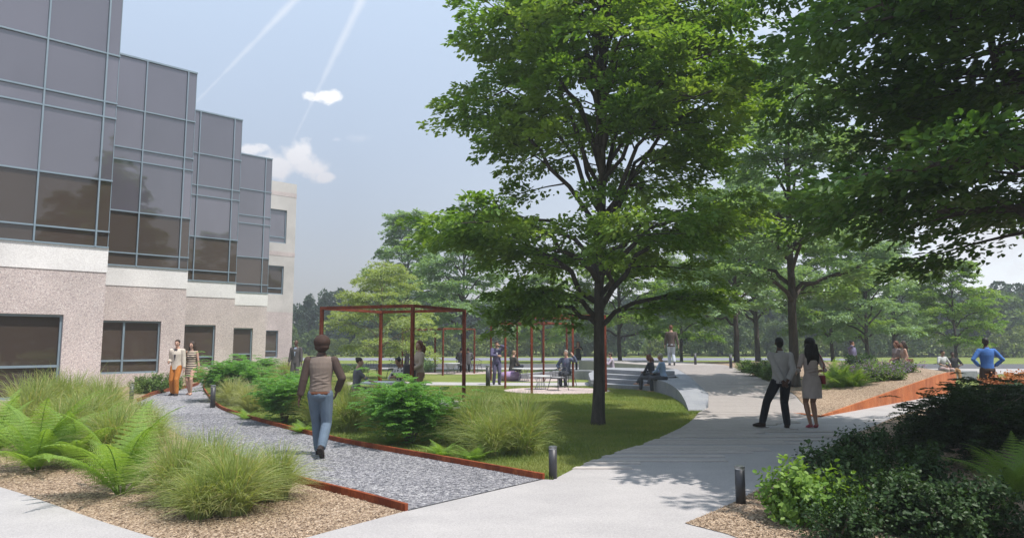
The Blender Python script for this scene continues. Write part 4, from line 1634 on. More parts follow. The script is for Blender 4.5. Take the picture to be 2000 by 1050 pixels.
tp_ = table_proto(.42, .5)
for i, (loc, sc, lb) in enumerate([(P(1056, 760), 1.0, 'white round wire table beside the near black armchair'), (P(1022, 744), 1.15, 'white round table in front of the man on the lilac pouf'), (P(880, 730), 1.2, 'white round table under the far left pergola'), (Vector((-3.55, 18.9, 0)), 1.3, 'white round table between the seated women under the near pergola')]):
    o = tp_ if i == 0 else copy_tree(tp_)
    o.location = loc
    o.scale = (sc, sc, sc)
    props(o, lb, 'table', 'white round tables')
m = MB()
prof = [(.30, 0), (.42, .04), (.50, .16), (.50, .26), (.42, .36), (.25, .41)]
m.loft([[(r_ * math.cos(a), r_ * math.sin(a), z) for a in np.linspace(0, 2 * math.pi, 28, endpoint=False)] for r_, z in prof])
o = m.build('pouf', M_lilac, None, True)
o.location = P(997, 743)
props(o, 'round lilac fabric pouf under the seated man in the dark jacket', 'pouf')
# concrete bench on the right where the two men sit
m = MB()
q = P(1862, 742)
m.box((q.x, q.y + .35, .2), (2.6, .6, .4), R(12))
props(m.build('concrete_bench', M_cwall, bevel=.01), 'grey concrete bench under the two seated men', 'bench')
# stools hidden under the seated women
for loc, lb in [((-3.95, 17.65, 0), 'low dark stool under the girl in the grey tee'), ((-2.95, 18.65, 0), 'low dark stool under the woman in the dotted blouse')]:
    m = MB()
    m.loft([[(r_ * math.cos(a), r_ * math.sin(a), z) for a in np.linspace(0, 2 * math.pi, 20, endpoint=False)] for r_, z in ((.17, 0), (.19, .02), (.13, .2), (.19, .40), (.2, .43), (.17, .45))])
    o = m.build('stool', M_steel, None, True)
    o.location = loc
    props(o, lb, 'stool', 'dark stools at the white table')

# ------------------------------------------------------------------ people
def cloth(key, c, fine=0, rough=.9):
    k = 'cloth_' + key
    if k in MATS:
        return MATS[k]
    return pmat(k, c, tuple(x * .8 for x in c), 9, rough, .55, .02, stretch=(1, 1, .7))


def skin(tone):
    c = {'dark': (.10, .052, .035), 'mid': (.30, .16, .10), 'light': (.52, .31, .23), 'tan': (.38, .21, .14)}[tone]
    k = 'skin_' + tone
    if k in MATS:
        return MATS[k]
    return pmat(k, c, tuple(x * .9 for x in c), 12, .5, .05, .002)


def stripes_mat():
    m, n, p, out = newmat('striped_jersey')
    w = n.nodes.new('ShaderNodeTexWave')
    w.bands_direction = 'Z'
    w.inputs['Scale'].default_value = 4.2
    w.inputs['Distortion'].default_value = .4
    n.links.new(coords(n), w.inputs['Vector'])
    n.links.new(ramp(n, w.outputs['Fac'], [(.46, (.03, .025, .025)), (.54, (.55, .44, .34))]), p.inputs['Base Color'])
    p.inputs['Roughness'].default_value = .9
    MATS['cloth_stripe'] = m


def dots_mat():
    m, n, p, out = newmat('dotted_blouse')
    v_ = n.nodes.new('ShaderNodeTexVoronoi')
    v_.inputs['Scale'].default_value = 9
    v_.inputs['Randomness'].default_value = .3
    n.links.new(coords(n), v_.inputs['Vector'])
    n.links.new(ramp(n, v_.outputs['Distance'], [(.30, (.03, .03, .035)), (.36, (.6, .56, .52))]), p.inputs['Base Color'])
    p.inputs['Roughness'].default_value = .9
    MATS['cloth_dots'] = m


stripes_mat()
dots_mat()
M_hairs = {k: pmat('hair_' + k, c, tuple(x * .6 for x in c), 30, .6, .6, .01, stretch=(1, 1, .2)) for k, c in {'black': (.012, .01, .01), 'brown': (.05, .028, .018), 'auburn': (.16, .055, .025), 'grey': (.4, .36, .32), 'blond': (.32, .2, .11)}.items()}
M_eye = pmat('eye_dark', (.02, .015, .01), None, 3, .2)
M_lip = pmat('lip', (.35, .1, .09), None, 3, .5)


def remesh(mb, name, mat, parent, vox, it=3):
    me = mb.mesh('tmp', mat)
    o = bpy.data.objects.new('tmp', me)
    COL.objects.link(o)
    r_ = o.modifiers.new('r', 'REMESH')
    r_.mode = 'VOXEL'
    r_.voxel_size = vox
    r_.use_smooth_shade = True
    if it:
        s_ = o.modifiers.new('s', 'SMOOTH')
        s_.factor = .5
        s_.iterations = it
    dg = bpy.context.evaluated_depsgraph_get()
    me2 = bpy.data.meshes.new_from_object(o.evaluated_get(dg))
    me2.name = name
    bpy.data.objects.remove(o)
    bpy.data.meshes.remove(me)
    if not me2.materials:
        me2.materials.append(mat)
    return link(name, me2, parent)


def ik(a, c, l1, l2, pole):
    d = c - a
    Ld = d.length
    mx = (l1 + l2) * .999
    if Ld > mx:
        c = a + d * (mx / Ld)
        Ld = mx
    dn = (c - a).normalized()
    k = (l1 * l1 + Ld * Ld - l2 * l2) / (2 * Ld)
    h = math.sqrt(max(0, l1 * l1 - k * k))
    pp = Vector(pole)
    pp = pp - dn * pp.dot(dn)
    pp = pp.normalized() if pp.length > 1e-6 else Vector((0, 1, 0))
    return a + dn * k + pp * h, c


def person(label, loc, rz, height=1.76, female=False, pose=None, tone='mid', hair=('short', 'brown'), top=('shirt', 'grey', (.3, .3, .3)), sleeve=1.0,
           bottom=('trousers', 'dark', (.05, .05, .06)), shoes=((.02, .02, .02), 'shoe'), vox=.012, extra=None, group=None, hem=.96):
    ps = dict(pelvis=(0, 0, .95), lean=0, side=0, twist=0, yaw=0, nod=0, la=(-.11, 0, .085), ra=(.11, 0, .085), lk=(0, 1, 0), rk=(0, 1, 0),
              lw=(-.27, .06, .84), rw=(.27, .06, .84), le=(-.3, -1, 0), re=(.3, -1, 0), ltoe=-8, rtoe=8, lpitch=0, rpitch=0, lh=None, rh=None)
    ps.update(pose or {})
    e = empty('person', loc, rz, label, 'person', group)
    sc = height / 1.80
    e.scale = (sc, sc, sc)
    pv = Vector(ps['pelvis'])
    Rt = Matrix.Rotation(R(ps['twist']), 3, 'Z') @ Matrix.Rotation(-R(ps['lean']), 3, 'X') @ Matrix.Rotation(R(ps['side']), 3, 'Y')
    T = lambda x, y, z: pv + Rt @ Vector((x, y, z - .95))
    shw = .165 if female else .19
    SH = {'l': T(-shw, 0, 1.44), 'r': T(shw, 0, 1.44)}
    HP = {'l': pv + Matrix.Rotation(R(ps['twist']), 3, 'Z') @ Vector((-.09, 0, -.02)), 'r': pv + Matrix.Rotation(R(ps['twist']), 3, 'Z') @ Vector((.09, 0, -.02))}
    J = {}
    for s_ in 'lr':
        kn, an = ik(HP[s_], Vector(ps[s_ + 'a']), .445, .43, ps[s_ + 'k'])
        el, wr = ik(SH[s_], Vector(ps[s_ + 'w']), .30, .26, ps[s_ + 'e'])
        J[s_] = (kn, an, el, wr)

    def limb(mb, A, B, C, rs, inf, t1=2.0, n=12):
        pts, rr = [A, A.lerp(B, .5), B, B.lerp(C, .33), C], list(rs)
        tt = [0, .5, 1, 1.33, 2]
        out, orr = [], []
        for i in range(5):
            if tt[i] <= t1 + 1e-6:
                out.append(pts[i])
                orr.append(rr[i] + inf)
            else:
                f_ = (t1 - tt[i - 1]) / (tt[i] - tt[i - 1])
                if f_ > .02:
                    out.append(pts[i - 1].lerp(pts[i], f_))
                    orr.append(rr[i - 1] + (rr[i] - rr[i - 1]) * f_ + inf)
                break
        mb.tube(out, orr, n)
        mb.ell(out[0], orr[0] * .99, n=10, m=7)
        if len(out) > 2:
            mb.ell(B, rr[2] + inf, n=10, m=7)
        if t1 >= 2:
            mb.ell(out[-1], orr[-1], n=10, m=7)

    legr = (.095, .083, .058, .060, .038) if not female else (.098, .080, .054, .054, .034)
    armr = (.056, .048, .038, .038, .026) if not female else (.046, .039, .032, .032, .023)
    if female:
        rings = [(.86, .12, .09, 0), (.93, .165, .108, -.005), (1.0, .155, .1, 0), (1.1, .118, .083, .008), (1.22, .128, .092, .01), (1.32, .145, .112, .012), (1.40, .15, .095, .002), (1.465, .13, .068, -.008), (1.50, .07, .056, -.008), (1.56, .05, .05, 0)]
    else:
        rings = [(.86, .12, .09, 0), (.93, .16, .105, -.004), (1.0, .152, .102, 0), (1.1, .14, .098, .004), (1.22, .152, .105, .006), (1.33, .172, .115, .006), (1.41, .18, .10, 0), (1.47, .155, .075, -.008), (1.51, .08, .062, -.008), (1.57, .058, .058, 0)]

    def torso(mb, inf, z0, z1, flare=0, n=20):
        zs = [r_[0] for r_ in rings]
        sel = [z0] + [z for z in zs if z0 + .02 < z < z1 - .01] + [z1]
        rg_ = []
        for z in sel:
            zz_ = max(z, zs[0])
            hx, hy, oy = (float(np.interp(zz_, zs, [r_[k] for r_ in rings])) for k in (1, 2, 3))
            f_ = flare * max(0, (1.05 - z) / .3)
            if z < .93:
                hx, hy = max(hx, .16), max(hy, .105)
            rg_.append([T((hx + inf + f_) * math.cos(2 * math.pi * k / n), oy + (hy + inf + f_) * math.sin(2 * math.pi * k / n), z) for k in range(n)])
        mb.loft(rg_)

    body = MB()
    torso(body, 0, .86, 1.57)
    for s_ in 'lr':
        kn, an, el, wr = J[s_]
        limb(body, HP[s_], kn, an, legr, 0)
        limb(body, SH[s_], el, wr, armr, 0)
        body.ell(SH[s_].lerp(T(0, 0, 1.43), .3), .062 if not female else .052)
        # foot
        ta = R(-ps[s_ + 'toe'])
        pt = R(ps[s_ + 'pitch'])
        Mf = Matrix.Rotation(ta, 3, 'Z') @ Matrix.Rotation(pt, 3, 'X')
        body.tube([an + Mf @ Vector((0, -.035, -.045)), an + Mf @ Vector((0, .06, -.05)), an + Mf @ Vector((0, .15, -.062))], [.034, .036, .022], 8)
        # hand
        hd = (wr - el).normalized() if ps[s_ + 'h'] is None else Vector(ps[s_ + 'h']).normalized()
        inward = (T(0, 0, 1.1) - wr)
        inward = (inward - hd * inward.dot(hd)).normalized()
        sdv = hd.cross(inward)
        if sdv.dot(Rt @ Vector((0, 1, 0))) < 0:
            sdv = -sdv
        Mh = Matrix((sdv, inward, hd)).transposed()
        k_ = 1 if not female else .9
        body.ell(wr + hd * .052 * k_, (.042 * k_, .017, .055 * k_), Mh)
        for fi, (o_, ln) in enumerate([(.030, .072), (.010, .080), (-.010, .074), (-.029, .058)]):
            p = wr + hd * .088 * k_ + sdv * o_ * k_
            pts = [p]
            dcur = hd.copy()
            for q in range(3):
                an_ = .18 + .28 * q
                dcur = (hd * math.cos(an_ * (1 + .15 * fi)) + inward * math.sin(an_ * (1 + .15 * fi))).normalized()
                p = p + dcur * ln * k_ * (.42, .32, .26)[q]
                pts.append(p)
            body.tube(pts, [.0095, .009, .0085, .007], 7)
        p = wr + hd * .03 + sdv * .03
        body.tube([p, p + (hd * .6 + sdv * .75).normalized() * .035, p + (hd * .6 + sdv * .75).normalized() * .035 + (hd + inward * .5).normalized() * .04], [.013, .011, .008], 7)
    # head
    Rh = Rt @ Matrix.Rotation(R(ps['yaw']), 3, 'Z') @ Matrix.Rotation(-R(ps['nod']), 3, 'X')
    hc = T(0, .012, 1.585) + Rh @ Vector((0, .012, .095))
    Hd = lambda x, y, z: hc + Rh @ Vector((x, y, z))
    body.tube([T(0, 0, 1.5), Hd(0, -.01, -.08), Hd(0, -.005, -.03)], [.056 if not female else .047, .05 if not female else .042, .05], 12)
    body.ell(Hd(0, -.012, .03), (.075, .093, .088), Rh, 16, 12)
    body.ell(Hd(0, .028, -.025), (.058, .062, .088), Rh, 14, 10)
    body.ell(Hd(0, .052, -.088), (.03, .028, .026), Rh)
    body.tube([Hd(0, .083, .02), Hd(0, .105, -.022), Hd(0, .09, -.034)], [.009, .015, .012], 7)
    for sx in (-1, 1):
        body.ell(Hd(sx * .076, -.008, -.002), (.01, .02, .032), Rh)
        body.ell(Hd(sx * .03, .078, .022), (.02, .012, .008), Rh)
        body.ell(Hd(sx * .036, .07, -.02), (.02, .018, .02), Rh)
    bo = remesh(body, 'body', skin(tone), e, min(vox, .0085), 2)
    for sx in (-1, 1):
        m_ = MB()
        m_.ell(Hd(sx * .03, .083, .004), (.013, .007, .0065), Rh, 8, 6)
        m_.build('eye', M_eye, e, True)
    m_ = MB()
    m_.ell(Hd(0, .088, -.058), (.023, .008, .007), Rh, 8, 6)
    m_.build('mouth', M_lip, e, True)
    # hair
    st_, hcoln = hair
    hm = MB()
    if st_ == 'short':
        hm.ell(Hd(0, -.022, .042), (.084, .096, .09), Rh, 16, 12)
        hm.ell(Hd(0, -.055, -.015), (.07, .05, .07), Rh)
        hm.ell(Hd(0, .035, .088), (.055, .045, .03), Rh)
    elif st_ == 'bald':
        hm.ell(Hd(0, -.03, .0), (.079, .075, .06), Rh, 16, 12)
    elif st_ == 'hat':
        hm.ell(Hd(0, -.045, -.04), (.085, .065, .085), Rh)
    elif st_ == 'bun':
        hm.ell(Hd(0, -.022, .04), (.083, .094, .086), Rh, 16, 12)
        hm.ell(Hd(0, -.09, .08), (.04, .04, .04), Rh)
    else:
        hm.ell(Hd(0, -.024, .042), (.090, .10, .094) if st_ != 'vlong' else (.108, .112, .104), Rh, 16, 12)
        ln = {'long': .30, 'bob': .17, 'vlong': .36}[st_]
        rr_ = []
        for k in range(7):
            t = k / 6
            w_ = .088 + .035 * math.sin(t * 2.4) * (2.2 if st_ == 'vlong' else 1) - .03 * t * t
            c_ = Hd(0, -.05 - .03 * t, .04 - ln * t)
            rr_.append([c_ + Rh @ Vector((w_ * math.cos(a), ((.058 if st_ != 'vlong' else .08) - .015 * t) * math.sin(a), 0)) for a in np.linspace(0, 2 * math.pi, 16, endpoint=False)])
        hm.loft(rr_)
        for sx in (-1, 1):
            hm.tube([Hd(sx * .07, .02, .06), Hd(sx * .082, .012, -.01), Hd(sx * .085, -.005, -.08), Hd(sx * .095, .0, -ln * .75)], [.02, .022, .026, .014], 8)
            for q in range(3):
                hm.tube([Hd(sx * (.03 + .03 * q), -.085, .0), Hd(sx * (.035 + .035 * q), -.12, -ln * .6), Hd(sx * (.03 + .04 * q), -.10, -ln * 1.05 - .02 * q)], [.03, .034, .012], 8)
    remesh(hm, 'hair', M_hairs[hcoln], e, min(vox, .009), 2)
    if st_ == 'hat':
        ht = MB()
        ht.ell(Hd(0, -.04, .045), (.128, .138, .118), Rh, 18, 12)
        ht.ell(Hd(0, -.06, -.03), (.112, .10, .075), Rh, 18, 12)
        ht.ell(Hd(0, -.02, -.0), (.10, .115, .045), Rh, 18, 10)
        remesh(ht, 'knit_hat', cloth('hat_brown', (.05, .027, .02)), e, .009, 2)
        # knitted rib band
        rb = MB()
        rb.loft([[Hd((.103 + w_) * math.cos(a), -.02 + (.116 + w_) * math.sin(a), z) for a in np.linspace(0, 2 * math.pi, 24, endpoint=False)] for w_, z in ((0, -.025), (.006, -.01), (.006, .012), (0, .024))])
        rb.build('hat_band', cloth('hat_band', (.055, .03, .02)), e, True)
    # bottoms
    kind, key, colr = bottom
    if kind == 'trousers':
        m_ = MB()
        torso(m_, .012, .88, 1.02)
        m_.ell(pv + Vector((0, -.03, -.03)), (.15, .11, .1))
        for s_ in 'lr':
            kn, an, el, wr = J[s_]
            lr_ = [legr[0] + .0, legr[1] + .002, legr[2] + .010, legr[3] + .006, legr[4] + .020]
            limb(m_, HP[s_], kn, an, lr_, .012, 1.93)
            m_.tube([an.lerp(kn, .12), an + (an - kn).normalized() * .02 + Vector((0, .0, 0))], [.068, .062], 12)
        remesh(m_, 'trousers', cloth(key, colr), e, vox, 2)
    elif kind == 'skirt':
        m_ = MB()
        torso(m_, .016, .88, 1.04)
        m_.ell(pv + Vector((0, -.02, -.04)), (.17, .13, .11))
        for s_ in 'lr':
            kn, an, el, wr = J[s_]
            m_.tube([HP[s_], HP[s_].lerp(kn, .5), HP[s_].lerp(kn, .95)], [.12, .11, .095], 12)
        m_.tube([pv, (HP['l'] + HP['r']) / 2 * .1 + (J['l'][0] + J['r'][0]) / 2 * .9], [.11, .085], 12)
        remesh(m_, 'skirt', cloth(key, colr), e, vox, 3)
    # tops
    kind, key, colr = top
    m_ = MB()
    if kind in ('dress', 'shift'):
        hemz = .60
        torso(m_, .014, .97, 1.49)
        rr_ = []
        for z, hx, hy in ((1.02, .168, .118), (.93, .19, .135), (.8, .195, .14), (.68, .195, .145), (hemz, .195, .15)):
            rr_.append([T(hx * math.cos(a), hy * math.sin(a) - .004, z) for a in np.linspace(0, 2 * math.pi, 24, endpoint=False)])
        m_.loft(rr_)
    elif kind in ('jacket', 'cardigan'):
        torso(m_, .022, hem - .13, 1.50, .008)
    else:
        torso(m_, .018, hem, 1.495)
    if female:
        for sx in (-1, 1):
            m_.ell(T(sx * .06, .085, 1.29), (.062, .055, .06))
    for s_ in 'lr':
        kn, an, el, wr = J[s_]
        ai = .010 if kind not in ('jacket', 'cardigan') else .018
        if sleeve > 0.15:
            ar = [armr[0] + .004, armr[1] + .004, armr[2] + .008, armr[3] + .006, armr[4] + .010]
            limb(m_, SH[s_], el, wr, ar, ai, 1.92 * sleeve)
        m_.ell(SH[s_].lerp(T(0, 0, 1.44), .32), .072 if not female else .06)
    if vox < .01:
        # cloth folds around waist and elbows
        for k in range(5):
            z = hem + .05 + .045 * k
            m_.tube([T((.155 + .004) * math.cos(a), (.112) * math.sin(a), z + .02 * math.sin(a * 2 + k)) for a in np.linspace(R(200), R(340), 9)], [.004, .010, .013, .012, .010, .013, .011, .009, .004], 6)
    nm = {'dress': 'dress', 'shift': 'dress', 'jacket': 'jacket', 'cardigan': 'cardigan', 'shirt': 'shirt', 'tee': 'tee_shirt', 'vest': 'vest'}[kind]
    if kind == 'vest':
        # contrasting sleeves
        sm = MB()
        for s_ in 'lr':
            kn, an, el, wr = J[s_]
            ar = [armr[0] + .004, armr[1] + .006, armr[2] + .010, armr[3] + .008, armr[4] + .012]
            limb(sm, SH[s_], el, wr, ar, .014, 1.9)
            for k in range(4):
                pz = SH[s_].lerp(el, .55 + .14 * k)
                sm.ell(pz, armr[1] + .019, n=10, m=6)
        remesh(sm, 'sleeves', cloth('sleeve_brown', (.075, .05, .042)), e, vox, 2)
        m_ = MB()
        torso(m_, .020, hem, 1.50)
        for s_ in 'lr':
            m_.ell(SH[s_].lerp(T(0, 0, 1.44), .42), .072)
        for k in range(7):
            z = hem + .03 + .04 * k
            m_.tube([T(.158 * math.cos(a), .116 * math.sin(a), z + .025 * math.sin(a * 2.3 + k * 1.3)) for a in np.linspace(R(190), R(350), 9)], [.003, .009, .013, .012, .008, .012, .012, .008, .003], 6)
    remesh(m_, nm, MATS.get('cloth_' + key) or cloth(key, colr), e, vox, 2)
    if kind == 'jacket' and extra and 'front' in extra:
        m2 = MB()
        m2.add([T(-.055, .088, 1.50), T(.055, .088, 1.50), T(.03, .146, 1.3), T(0, .142, 1.12), T(-.03, .146, 1.3), T(0, .07, 1.45)], [(0, 1, 2, 4), (4, 2, 3)])
        m2.add([T(-.055, .08, 1.50), T(.055, .08, 1.50), T(.03, .138, 1.3), T(0, .134, 1.12), T(-.03, .138, 1.3)], [(3, 2, 4), (4, 2, 1, 0)])
        m2.build('shirt_front', cloth('front_' + key, extra['front']), e)
    if kind == 'vest':
        bl = MB()
        for a_, b_, z_ in ((.176, .128, hem - .02),):
            bl.loft([[T((a_ + w_) * math.cos(t), (b_ + w_) * math.sin(t), z_ + dz0) for t in np.linspace(0, 2 * math.pi, 28, endpoint=False)] for w_, dz0 in ((0, -.02), (.004, -.018), (.004, .018), (0, .02))])
        bl.build('belt', cloth('belt', (.16, .06, .03)), e, True)
        cl_ = MB()
        cl_.loft([[T((.066 + w_) * math.cos(t), -.006 + (.064 + w_) * math.sin(t), z_) for t in np.linspace(0, 2 * math.pi, 24, endpoint=False)] for w_, z_ in ((.012, 1.485), (.008, 1.51), (.0, 1.535), (-.004, 1.53))])
        cl_.build('collar', cloth('sleeve_brown', (.075, .05, .042)), e, True)
    if kind in ('jacket', 'shirt') and vox < .0105:
        cl_ = MB()
        cl_.loft([[T((.066 + w_) * math.cos(t), -.006 + (.064 + w_) * math.sin(t), z_) for t in np.linspace(0, 2 * math.pi, 24, endpoint=False)] for w_, z_ in ((.03, 1.475), (.012, 1.505), (.0, 1.54), (-.005, 1.53))])
        cl_.build('collar', MATS.get('cloth_' + key), e, True)
    # shoes
    if shoes:
        colr, ty = shoes
        for s_ in 'lr':
            kn, an, el, wr = J[s_]
            Mf = Matrix.Rotation(R(-ps[s_ + 'toe']), 3, 'Z') @ Matrix.Rotation(R(ps[s_ + 'pitch']), 3, 'X')
            q = MB()
            if ty == 'heel':
                q.tube([an + Mf @ Vector((0, -.03, -.03)), an + Mf @ Vector((0, .05, -.052)), an + Mf @ Vector((0, .12, -.07)), an + Mf @ Vector((0, .17, -.075))], [.038, .038, .036, .018], 10)
                q.tube([an + Mf @ Vector((0, -.04, -.04)), an + Mf @ Vector((0, -.05, -.084))], [.016, .008], 8)
            else:
                q.tube([an + Mf @ Vector((0, -.065, -.045)), an + Mf @ Vector((0, -.02, -.038)), an + Mf @ Vector((0, .06, -.046)), an + Mf @ Vector((0, .13, -.058)), an + Mf @ Vector((0, .185, -.064))], [.030, .042, .042, .036, .018], 12)
                q.box(an + Mf @ Vector((0, .055, -.077)), (.082, .235, .016), M=Mf)
                q.tube([an + Mf @ Vector((0, -.015, -.03)), an + Mf @ Vector((0, -.01, .03))], [.046, .045], 10)
            remesh(q, 'shoe', cloth('shoe_%d_%d_%d' % tuple(int(c_ * 100) for c_ in colr), colr), e, .008, 1)
    return e, T, J


def seated(seat=.45, reach=.42, foot=.40, spread=.10, **k):
    d = dict(pelvis=(0, 0, seat + .12), la=(-spread, foot, .085), ra=(spread, foot, .085), lk=(0, .3, 1), rk=(0, .3, 1), lw=(-.16, .33, seat + .24), rw=(.16, .33, seat + .24), le=(-1, -.3, -.6), re=(1, -.3, -.6), lean=4)
    d.update(k)
    return d


# foreground walker, seen from behind
person('man walking away on the gravel path in brown knit hat, beige back vest and jeans', P(622, 891), R(8), 1.80, False,
       dict(la=(-.03, .20, .085), ra=(.075, -.26, .18), rpitch=-48, ltoe=-4, rtoe=12, lw=(-.31, -.02, .84), rw=(.235, .12, .96), re=(.9, -.7, 0), yaw=6, lean=2, rk=(.1, 1, 0), rh=(-.3, .4, -.8)),
       'dark', ('hat', 'black'), ('vest', 'vest_taupe', (.21, .165, .14)), 1.0, ('trousers', 'jeans', (.12, .165, .225)), ((.04, .03, .03), 'shoe'), .0085, hem=.97)
# right foreground pair from behind
person('man in pale grey jacket seen from behind with hands clasped behind his back', P(1532, 836), R(-2), 1.82, False,
       dict(pelvis=(-.03, 0, .945), la=(-.43, .0, .12), ltoe=-70, ra=(.06, 0, .085), lk=(-.4, 1, 0), lw=(-.04, -.17, .91), rw=(.04, -.19, .95), le=(-1, -.4, 0), re=(1, -.4, 0), yaw=-12, lh=(.5, 0, -.7), rh=(-.5, 0, -.7)),
       'dark', ('short', 'black'), ('jacket', 'jacket_pale', (.42, .40, .395)), 1.0, ('trousers', 'black_trousers', (.014, .014, .017)), ((.03, .018, .012), 'shoe'), .0085, hem=1.02)
person('woman in short beige dress with long dark hair seen from behind', P(1589, 836), R(2), 1.80, True,
       dict(la=(-.06, 0, .10), ra=(.06, 0, .10), lw=(-.20, .22, 1.10), rw=(.20, .22, 1.12), le=(-.35, -1, 0), re=(.35, -1, 0), lpitch=-8, rpitch=-8, yaw=5),
       'mid', ('vlong', 'black'), ('shift', 'dress_beige', (.46, .39, .36)), .42, ('none', '', (0, 0, 0)), ((.36, .05, .09), 'heel'), .0085)
bag = MB()
q = P(1589, 836)
bag.tube([(q.x + .15, q.y - .06, 1.50), (q.x + .19, q.y - .15, 1.3), (q.x + .215, q.y - .1, 1.05)], .008, 6)
bag.box((q.x + .22, q.y + .02, .97), (.06, .22, .17))
props(bag.build('shoulder_bag', cloth('bag_red', (.25, .04, .04)), bevel=.01), 'dark red shoulder bag hanging on the right arm of the woman in the beige dress', 'bag')
# strolling couple at the building
person('bearded man in cream blazer and orange trousers strolling arm in arm', P(342, 772), R(178), 1.80, False,
       dict(lw=(-.26, .02, .86), rw=(.16, .2, 1.08), la=(-.1, .12, .085), ra=(.12, -.05, .085), yaw=8), 'light', ('short', 'brown'), ('jacket', 'blazer_cream', (.62, .55, .47)), 1.0,
       ('trousers', 'orange_trousers', (.48, .17, .03)), ((.03, .02, .02), 'shoe'), .011, {'front': (.05, .04, .05)})
person('woman in striped sleeveless dress walking beside the man in the cream blazer', P(371, 771), R(182), 1.74, True,
       dict(lw=(-.28, .03, .86), rw=(.26, .14, 1.0), la=(-.07, .10, .10), ra=(.08, -.1, .10), yaw=-6), 'light', ('long', 'brown'), ('dress', 'stripe', (.3, .25, .2)), .1,
       ('none', '', (0, 0, 0)), ((.5, .3, .22), 'heel'), .011)
person('man in dark grey suit and blue tie standing beyond the grasses', at(579, 29), R(175), 1.8, False, {}, 'dark', ('bald', 'black'), ('jacket', 'suit_grey', (.085, .075, .075)), 1.0,
       ('trousers', 'suit_grey_t', (.075, .068, .068)), ((.02, .02, .02), 'shoe'), .012, {'front': (.35, .42, .55)})
# near pergola group
person('girl in grey tee and dark skirt seated in profile at the white table', (-3.95, 17.65, 0), R(-75), 1.70, True, seated(.45, lw=(-.1, .50, .74), rw=(.12, .50, .74), le=(-.4, -.2, -1), re=(.4, -.2, -1), lean=6),
       'light', ('bun', 'brown'), ('tee', 'tee_grey', (.17, .16, .19)), .4, ('skirt', 'skirt_dark', (.03, .03, .045)), ((.1, .1, .12), 'shoe'), .011)
person('woman in dotted blouse seated facing the camera and looking down', (-2.95, 18.65, 0), R(150), 1.70, True, seated(.45, lw=(-.1, .28, .86), rw=(.1, .28, .86), lean=8, nod=22),
       'mid', ('bun', 'black'), ('tee', 'dots', (.5, .5, .5)), .5, ('trousers', 'black_trousers', (.014, .014, .017)), ((.03, .03, .03), 'shoe'), .011)
person('woman with auburn hair in beige cardigan standing at the pergola post', (-2.38, 17.95, 0), R(118), 1.76, True, dict(lw=(-.1, .22, 1.06), rw=(.14, .22, 1.0), yaw=32, le=(-1, -.5, 0), re=(1, -.5, 0)),
       'light', ('bob', 'auburn'), ('cardigan', 'cardigan_beige', (.50, .40, .31)), 1.0, ('trousers', 'trousers_tan', (.30, .18, .12)), ((.1, .06, .04), 'shoe'), .011)
tb = MB()
tb.box((-2.62, 17.8, .98), (.30, .10, .34), R(30))
tb.tube([(-2.68, 17.78, 1.15), (-2.58, 17.85, 1.38), (-2.5, 17.9, 1.15)], .01, 6)
props(tb.build('tote_bag', cloth('tote', (.10, .09, .10)), bevel=.02), 'dark grey bag held in front by the woman in the beige cardigan', 'bag')
# far left pergola pair
person('person in black coat seated with back turned on the left chair', P(900, 727) + Vector((0, 0, 0)), R(-8), 1.76, False, seated(.47), 'tan', ('short', 'black'), ('jacket', 'coat_black', (.05, .05, .055)), 1, ('trousers', 'black_trousers', (.014, .014, .017)), ((.02, .02, .02), 'shoe'), .014)
person('person in grey coat seated with back turned beside the far pergola post', P(914, 727), R(10), 1.76, False, seated(.47), 'tan', ('short', 'brown'), ('jacket', 'coat_grey', (.12, .115, .12)), 1, ('trousers', 'black_trousers', (.014, .014, .017)), ((.02, .02, .02), 'shoe'), .014)
# middle group
person('man in violet blue suit standing on the lawn path with a phone at his ear', P(970, 751), R(190), 1.76, False, dict(rw=(-.02, .22, 1.2), re=(1, .2, -.3), lw=(-.1, .18, 1.62), le=(-1, .3, -.3), ra=(.12, .0, .085), nod=10), 'tan', ('short', 'brown'), ('jacket', 'suit_violet', (.10, .09, .17)), 1.0,
       ('trousers', 'suit_violet_t', (.10, .09, .16)), ((.02, .02, .02), 'shoe'), .012, {'front': (.6, .6, .65)})
person('man in dark jacket seated cross legged on the lilac pouf', P(1000, 742) + Vector((0, 0, 0)), R(-55), 1.76, False, seated(.40, ra=(-.02, .42, .42), rk=(1, .6, .6), lean=8, lw=(-.12, .4, .6)), 'light', ('short', 'blond'), ('jacket', 'jacket_olive', (.06, .055, .045)), 1.0,
       ('trousers', 'dark_navy', (.03, .035, .05)), ((.02, .02, .02), 'shoe'), .012)
person('man in blue jacket seated in the wire armchair and waving', P(1107, 755), R(155), 1.78, False, seated(.46, lw=(-.36, .24, 1.22), le=(-1, 0, -1), rw=(.2, .3, .72)), 'light', ('short', 'grey'), ('jacket', 'jacket_blue', (.11, .13, .2)), 1.0,
       ('trousers', 'dark_navy', (.03, .035, .05)), ((.03, .02, .02), 'shoe'), .012, {'front': (.2, .15, .25)})
person('woman in black standing by the road with hands raised to her face', at(1129, 41.0), R(170), 1.76, True, dict(lw=(-.06, .16, 1.42), rw=(.08, .17, 1.40), le=(-1, .2, -.5), re=(1, .2, -.5)), 'light', ('long', 'auburn'), ('shirt', 'top_black', (.03, .03, .03)), .5,
       ('trousers', 'black_trousers', (.014, .014, .017)), ((.02, .02, .02), 'shoe'), .014)
